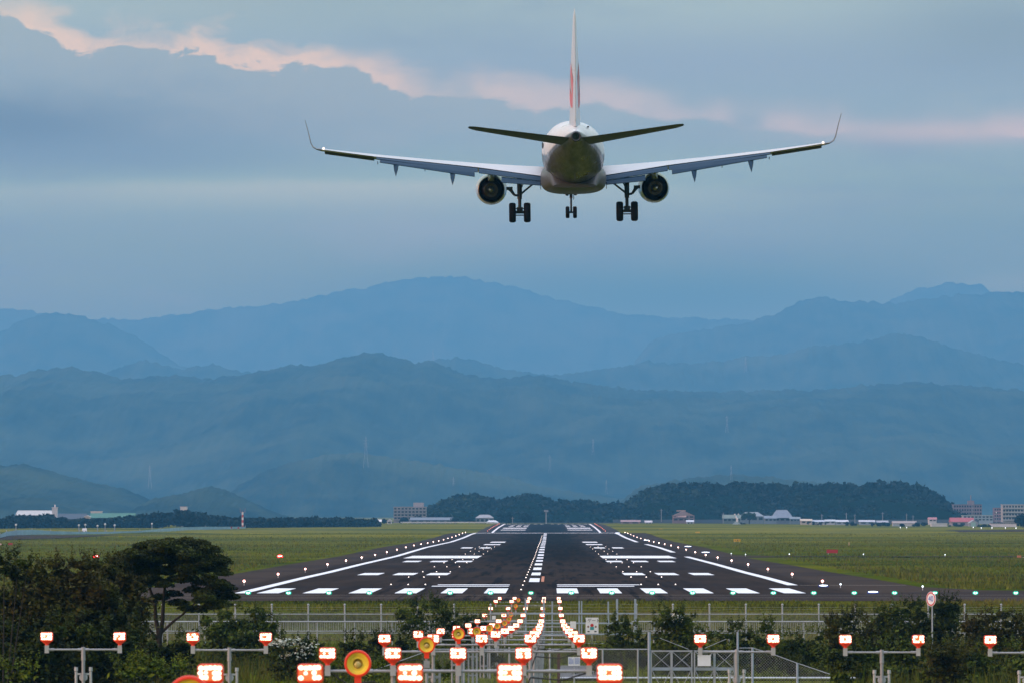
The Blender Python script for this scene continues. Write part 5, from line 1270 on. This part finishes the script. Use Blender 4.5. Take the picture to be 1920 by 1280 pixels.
b_, w, h, s2 = building('pale three-storey school block left of the bamboo slope', 738, 799, 950, 974, 3350, P1, 'flat', (.26,.26,.28), 4, 9, 12, name='school', balcony=True)
MB().box((w*.26,6,h+1.2),(6,6,3)).build('roof_house', mat('pale_render',(.28,.28,.30),.8), b_)
building('white striped shed roof at the left field edge', 700, 714, 973, 985, 3050, (.60,.62,.62), 'gable', (.64,.66,.66), 1, 0, 8, ridge_px=4, name='shed', cat='shed')
building('small white gabled house left of the far road', 726, 734, 972, 982, 3080, (.55,.57,.6), 'front', (.4,.44,.5), 1, 1, 7, ridge_px=4, name='house', cat='house')
building('row of low grey roofs below the school', 770, 848, 969, 980, 3150, (.10,.14,.17), 'gable', (.13,.17,.21), 1, 6, 10, ridge_px=5)
building('pale-roofed house beneath the wooded hill, left of the runway end', 892, 925, 964, 980, 3200, (.16,.2,.23), 'hip', (.26,.28,.30), 1, 4, 12, ridge_px=6, name='house', cat='house')
building('white hip-roofed shed by the left runway corner', 912, 934, 974.5, 981, 3060, (.5,.58,.62), 'hip', (.55,.62,.66), 1, 0, 8, ridge_px=4, name='shed', cat='shed')
b_, w, h, s2 = building('brown timber house with stepped roof right of the runway end', 1262, 1302, 957, 976, 3150, (.20,.15,.16), 'front', (.24,.19,.19), 2, 4, 14, ridge_px=9, name='farmhouse', cat='house')
MB().loft([[(-w*.5,-1.6,h*.52),(w*.12,-1.6,h*.52),(w*.12,0.2,h*.74),(-w*.5,0.2,h*.56)],[(-w*.5,-1.2,h*.50),(w*.12,-1.2,h*.50),(w*.12,0.3,h*.72),(-w*.5,0.3,h*.54)]]).build('porch_roof', mat('tan_roof',(.34,.24,.20),.7), b_)
MB().box((-w*.12,1.5,h+.1),(w*.42,3,.7)).build('ridge_cap', mat('tan_roof2',(.36,.27,.24),.7), b_)
building('long low house with pale olive roof left of the green tree', 1356, 1388, 964, 977, 3180, (.10,.14,.14), 'gable', (.13,.18,.15), 1, 4, 10, ridge_px=7, name='house', cat='house')
building('large grey farmhouse behind the green tree', 1388, 1432, 959, 977, 3200, (.14,.19,.22), 'hip', (.18,.23,.26), 1, 4, 14, ridge_px=8, name='farmhouse', cat='house')
building('low grey-blue house left of the temple roof', 1434, 1456, 966, 977, 3180, (.15,.20,.24), 'gable', (.15,.2,.25), 1, 3, 10, ridge_px=5, name='house', cat='house')
b_, w, h, s2 = building('temple with a steep grey hipped roof', 1452, 1482, 955, 977, 3200, (.13,.17,.21), 'hip', (.15,.19,.24), 1, 3, 14, ridge_px=15, name='temple', cat='temple', over=1.6)
building('low grey houses right of the temple', 1482, 1500, 968, 977, 3180, (.12,.17,.20), 'gable', (.15,.2,.23), 1, 3, 10, ridge_px=4, name='house', cat='house')
rb = [(1502,1522,972,981,(.45,.42,.36),(.50,.44,.34),'cream-roofed shed right of the temple'),(1524,1546,974,981,(.4,.44,.48),(.36,.42,.50),'blue-white roofed shed, second right of the temple'),(1548,1566,973,981,(.4,.45,.5),(.42,.48,.52),'pale shed roof, third right of the temple'),
      (1568,1590,974,982,(.30,.36,.42),(.5,.55,.6),'pale shed left of the first utility pole group'),(1612,1640,974,982,(.24,.30,.36),(.42,.46,.52),'long pale roof under the wooded hill end'),(1645,1665,975,982,(.2,.26,.3),(.3,.33,.38),'grey roofed cottage left of the white walls'),
      (1288,1300,974,982,(.42,.48,.54),(.46,.52,.58),'low pale hut in front of the brown timber house'),(1165,1200,974,981,(.22,.16,.18),(.26,.17,.18),'dull red-roofed hut right of the runway end'),(1210,1222,975,981,(.4,.42,.44),(.45,.45,.48),'tiny pale hut beside the red-roofed hut')]
for a0, a1, t0, t1, wc, rc, lab in rb: building(lab, a0, a1, t0, t1, 3080, wc, 'gable', rc, 1, 2, 8, ridge_px=3.5, name='shed', cat='shed')
building('white walled store with flat tan roof, leftmost of the white walls', 1675, 1718, 976, 988.5, 2900, (.45,.49,.51), 'gable', (.28,.24,.22), 1, 0, 10, ridge_px=4, name='storehouse', cat='building')
building('plain white wall building between two dark clumps', 1747, 1776, 981, 991, 2860, (.48,.53,.54), 'flat', (.5,.55,.56), 1, 0, 10, name='storehouse', cat='building')
building('warehouse with a long dark red roof', 1784, 1826, 969.5, 986, 2950, (.26,.24,.27), 'gable', (.30,.05,.06), 1, 3, 16, ridge_px=8, name='warehouse', cat='warehouse')
building('grey gabled shed against the red-roofed warehouse', 1818, 1834, 974, 990, 2890, (.22,.25,.29), 'front', (.25,.28,.31), 1, 0, 12, ridge_px=6, name='shed', cat='shed')
building('long white wall with a dark lean-to at the right edge', 1858, 1906, 980.5, 991, 2830, (.55,.56,.60), 'flat', (.10,.13,.16), 1, 0, 10, name='storehouse', cat='building')
b_, w, h, s2 = building('brown five-storey apartment block behind the wooded hill', 1788, 1841, 945.5, 972, 3500, (.20,.17,.19), 'flat', (.19,.17,.19), 4, 11, 14, name='apartment_block', balcony=False)
MB().box((w*.13,5,h+1.3),(4,4,2.6)).cyl((w*.13,5,h+2.6),(w*.13,5,h+6),.3,.3,6).build('roof_house', mat('brown_render',(.2,.18,.2),.8), b_)
building('pinkish apartment block left of the white one', 1864, 1882, 952, 975, 3500, (.26,.18,.21), 'flat', (.24,.18,.2), 4, 4, 12, name='apartment_block')
building('white apartment block at the right edge with rows of balconies', 1880, 1930, 945.5, 975, 3420, (.30,.32,.31), 'flat', (.34,.36,.35), 4, 9, 14, name='apartment_block', balcony=True)
building('pale office building below the brown apartment block', 1806, 1862, 966, 976, 3250, (.24,.32,.38), 'flat', (.34,.42,.46), 2, 8, 12, name='office_building')
building('small white gabled house above the hedge', 1742, 1756, 969, 977, 3150, (.5,.53,.56), 'gable', (.34,.14,.14), 1, 2, 9, ridge_px=4, name='house', cat='house')
o = MB().box((0,0,1.1),(2.2,1.5,2.2)).build('equipment_cabinet', mat('pale_green_box',(.25,.42,.38),.6), loc=(PX(1825,2840),2840,float(gz(PX(1825,2840),2840)))); tag(o, 'pale green cabinet in front of the warehouse', 'cabinet')
# road embankment, far fence lines
MB().box((0,0,0),((1835-1150)/F*3230,6,3.2)).build('embankment', mat('embankment_grey',(.06,.085,.11),.9,var=.25,vscale=.1), loc=(PX(1492,3230),3230,PZ(978.5,3230)))
tag(bpy.data.objects['embankment'], kind='structure')
MB().box((0,0,0),((1150-934)/F*3150,1,1.0)).build('road', mat('road_grey',(.05,.07,.09),.9), loc=(PX(1042,3150),3150,PZ(980,3150))); tag(bpy.data.objects['road'], kind='structure')
M_lb = mat('pale_blue_panel', (.20,.33,.38), .5, var=.2, vscale=.08)
f1 = empty('boundary_fence', (PX(840,3060),3060,PZ(981,3060)), 'thin white boundary fence along the far road left of the runway end', 'fence')
MB().box((0,0,.8),((930-752)/F*3060,.2,.5)).build('rail', mat('white_rail',(.55,.6,.62),.6), f1)
pmb = MB().box((0,0,.4),(.25,.2,1.2)); src = None
for k in range(20):
    x = (k-9.5)*9.0/3.5
    if src is None: src = pmb.build('post', M_fence, f1, loc=(x,0,0))
    else: o = src.copy(); C.objects.link(o); o.location = (x,0,0)
cf = empty('screen_fence', (PX(200,2000),2000,float(gz(PX(200,2000),2000))), 'long curving pale blue screen fence along the left field edge', 'fence')
cp = [(-40,1010,1003,1450),(0,1008,1001,1520),(12,1004,996,1640),(30,1001,993,1760),(60,1000,992,1850),(95,1001,994.5,1880),(150,1001,996,1920),(200,1000,996,1960),(262,998,994,2050),(300,996,990.5,2200),(340,993.5,987.5,2350),(385,992,986.5,2450),(460,990,986.5,2560)]
L0 = cf.location; mb = MB(); top_ = []; bot_ = []
for px, yb2, yt2, D_ in cp:
    top_.append((PX(px,D_)-L0.x, D_-L0.y, PZ(yt2,D_)-L0.z)); bot_.append((PX(px,D_)-L0.x, D_-L0.y, PZ(yb2+1.5,D_)-L0.z))
rings = [[b1, t1, (t1[0], t1[1]+.15, t1[2]), (b1[0], b1[1]+.15, b1[2])] for b1, t1 in zip(bot_, top_)]
mb.loft(rings); mb.build('panel', M_lb, cf)
for b1, t1 in zip(bot_[::1], top_[::1]): MB().cyl(b1, (t1[0],t1[1],t1[2]+.5), .12, .12, 6).build('post', M_fence, cf)
# poles and lamps round the field
pole = None
M_pole2 = mat('utility_pole_grey', (.20,.23,.26), .8)
pl = [(30,983,996,1900,'lamp pole'),(148,984,996,2100,''),(160,983,996,2100,''),(183,985,996,2100,''),(197,982,996,2000,''),(215,984,996,2000,''),(285,981,993,2250,''),(1240,953,976,3100,''),(1356,960,977,3100,''),(1541,963,980,3100,''),(1587,960,980,3100,''),(1603,963,980,3100,''),(1655,959,980,3100,''),(1700,962,980,3100,''),(1712,965,980,3100,''),(1868,960,990,2900,''),(1824,940,975,3300,''),(916,968,981,3080,''),(961,968,981,3080,'')]
src = None; pend = []
for k, (px, yt2, yb2, D_, _) in enumerate(pl):
    X = PX(px,D_); zb2 = min(PZ(yb2,D_), float(gz(X,D_))+2); h = PZ(yt2,D_)-zb2
    root = empty('utility_pole', (X,D_,zb2-.5), f'thin pole, {ORD[k]} counted from the left along the far field edge', 'pole', 'thin poles round the far field edge')
    MB().cyl((0,0,0),(0,0,h+.5),.22,.16,6).build('pole', M_pole2, root)
    if D_ > 2900: MB().box((0,0,h-.3),(1.8,.15,.15)).build('crossarm', M_pole2, root)
    else: MB().ball((0,0,h+.5),.38,8,6).build('lamp_head', mat('pole_lamp',(.55,.6,.6),.4), root)
# red and white mast, antennas
D_ = 2560; X = PX(455,D_); g_ = float(gz(X,D_)); s2 = F/D_
ms_ = empty('antenna_mast', (X,D_,g_), 'red and white banded antenna mast at the left field edge', 'mast'); zb2 = PZ(989,D_)-g_; H = (989-959)/s2
M_mr = mat('mast_red', (.42,.05,.04), .6); M_mw = mat('mast_white', (.62,.62,.62), .6)
for k in range(6): MB().cyl((0,0,zb2+H*k/6-(1 if k == 0 else 0)),(0,0,zb2+H*(k+1)/6),.42,.40,8).build('band', M_mr if k % 2 == 0 else M_mw, ms_)
MB().box((0,0,zb2+H),(2.4,.3,.25)).cyl((-1,0,zb2+H),(-1.15,0,zb2+H+1.6),.1,.1,5).cyl((1,0,zb2+H),(1.15,0,zb2+H+1.6),.1,.1,5).cyl((0,0,zb2+H),(0,0,zb2+H+.9),.1,.1,5).build('antenna', mat('antenna_brown',(.2,.12,.13),.7), ms_)
D_ = 3020; X = PX(1024,D_); g_ = float(gz(X,D_)); a_ = empty('localiser_mast', (X,D_,g_), 'grey mast with a box on top at the far end of the centreline', 'mast')
z1 = PZ(957,D_)-g_; MB().cyl((0,0,-.3),(0,0,z1),.32,.28,8).build('pole', M_pole2, a_); MB().box((0,0,z1),(2.3,1,1.1)).build('box', M_pole2, a_)
D_ = 3000; X = PX(1381,D_); g_ = float(gz(X,D_)); a_ = empty('radar_antenna', (X,D_,g_), 'white spindly antenna on a flared frame in front of the green tree', 'antenna'); z1 = PZ(966,D_)-g_; z0_ = PZ(985,D_)-g_
MB().loft([[(-3,-1,z0_),(3,-1,z0_),(3,1,z0_),(-3,1,z0_)],[(-.6,-.4,z0_+2.4),(.6,-.4,z0_+2.4),(.6,.4,z0_+2.4),(-.6,.4,z0_+2.4)]]).build('frame', mat('frame_pale',(.25,.32,.32),.7), a_)
MB().path([(0,0,z0_),(.5,0,z1-2),(-.6,0,z1)],[.5,.6,.3],6).build('mast', M_mw, a_); MB().ball((-.9,0,z1+.6),.45).ball((1,0,z1+.8),.35).build('dish', M_mw, a_)
# signs and boxes in the grass
def sbox(name, label, cat, px, py0, py1, w_px, D_, c1, lab2=None, group=None):
    s2 = F/D_; X = PX(px,D_); g_ = float(ground_at(X,D_)); root = empty(name, (X,D_,g_), label, cat, group)
    zt, zb2 = PZ(py0,D_)-g_, PZ(py1,D_)-g_; MB().box((0,0,(zt+zb2)/2),(w_px/s2,.2,zt-zb2)).build('panel', mat(name+'_paint', c1, .6), root)
    for q in (-.35,.35): MB().cyl((q*w_px/s2,0,-.1),(q*w_px/s2,0,zb2+.02),.05,.05,6).build('leg', M_stem, root)
    return root, s2, zt, zb2
sbox('guidance_sign', 'dark red guidance board in the right-hand grass', 'sign', 1560.5, 1029.5, 1036, 21, 905, (.35,.015,.02))
r_, s2, zt, zb2 = sbox('guidance_sign', 'yellow taxiway sign with dark letters in the right-hand grass', 'sign', 1382, 1009.5, 1014.5, 12.5, 1330, (.60,.36,.01))
for q in (-.28,0,.06,.28): MB().box((q*12.5/s2,-.13,(zt+zb2)/2),(.10,.04,(zt-zb2)*.6)).build('lettering', M_black, r_)
sbox('guidance_sign', 'smaller yellow sign farther up the right-hand grass', 'sign', 1308, 996, 999, 9, 2000, (.55,.34,.02)); sbox('guidance_sign', 'tiny farthest yellow sign right of the runway', 'sign', 1239, 990.5, 992.5, 8, 2480, (.50,.32,.03))
r_, s2, zt, zb2 = sbox('windsock_box', 'salmon-coloured box with a white arm at the right edge of the grass', 'box', 1911, 1040.5, 1048, 7.5, 845, (.55,.16,.10)); MB().box((8/s2,0,(zt+zb2)/2),(8/s2,.1,.08)).build('arm', M_signw, r_)
sbox('marker_box', 'red marker box in the left-hand grass near the photo edge', 'box', 19.5, 1017, 1024, 8, 1180, (.35,.02,.03)); sbox('marker_box', 'white and pink box at the very left edge', 'box', -1, 1018, 1023.5, 7, 1190, (.6,.4,.42))
sbox('marker_box', 'small red box left of the banded mast', 'box', 434, 986.5, 990, 3, 2500, (.35,.06,.05)); sbox('marker_box', 'small red box next to the banded mast', 'box', 447, 987, 990.3, 3.5, 2500, (.35,.06,.05)); sbox('marker_post', 'short beige post in the right-hand grass', 'post', 1592, 1015.5, 1022.5, 2.6, 1150, (.35,.26,.14))
# vehicle, pylons
D_ = 2050; X = PX(171,D_); g_ = float(gz(X,D_)); v_ = empty('service_van', (X,D_-30,PZ(998,D_-30)), 'tiny white van on the perimeter road at the left', 'van')
MB().box((0,0,.75),(1.7,1.6,.7)).loft([[(-.8,-.75,1.1),(.8,-.75,1.1),(.8,.75,1.1),(-.8,.75,1.1)],[(-.65,-.6,1.6),(.7,-.6,1.6),(.7,.6,1.6),(-.65,.6,1.6)]]).build('body', M_signw, v_)
for q in (-.55,.55): MB().cyl((q,-.85,.3),(q,-.7,.3),.3,.3,10).build('wheel', M_tyre, v_)
def pylon(label, px, yt2, yb2, D_):
    D_ *= MS; s2 = F/D_; X = PX(px,D_); h = (yb2-yt2)/s2; root = empty('pylon', (X,D_,PZ(yb2,D_)), label, 'pylon', 'steel pylons on the hills'); w = h*.09; t_ = .13*D_/9000
    for a in (-1,1):
        for b2 in (-1,1): MB().path([(a*w,b2*w,-6),(a*w*.35,b2*w*.35,h*.6),(a*w*.12,b2*w*.12,h)],t_,4).build('leg', M_pyl, root)
    for f_ in (.62,.74,.86): MB().box((0,0,h*f_),(w*2.2,t_*2,t_*2)).build('crossarm', M_pyl, root)
    mb = MB()
    for k in range(7):
        u0, u1 = k/7, (k+1)/7; wa = w*(1-.65*min(1,u0/.6)) if u0 < .6 else w*.3; wb = w*(1-.65*min(1,u1/.6)) if u1 < .6 else w*.25
        mb.cyl((-wa,-w*.3,h*u0),(wb,-w*.3,h*u1),t_*.5,t_*.5,3).cyl((wa,-w*.3,h*u0),(-wb,-w*.3,h*u1),t_*.5,t_*.5,3)
    mb.build('lattice', M_pyl, root)
M_pyl = mat('pylon_steel', (.33,.35,.36), .6)
for a in [('tallest pale pylon on the low spur left of centre',686,818,868,6350),('pylon on the crest left of the aircraft line',812,654,676,11800),('pylon on the slope between the spur and the wooded hill',850,894,924,6300),('pylon far left on the lower slope',281,872,908,6750),
          ('pylon on the slope below the centre of the ridge',1031,852,880,6900),('short pylon behind the wooded hill',1137,898,918,5400),('pylon on the middle of the right slope',1363,778,804,7700),('pylon on the right-hand crest',1398,668,694,11900),('pylon behind the small hill on the right',1371,872,890,5350),('pylon above the runway end',1112,822,846,7200)]: pylon(*a)
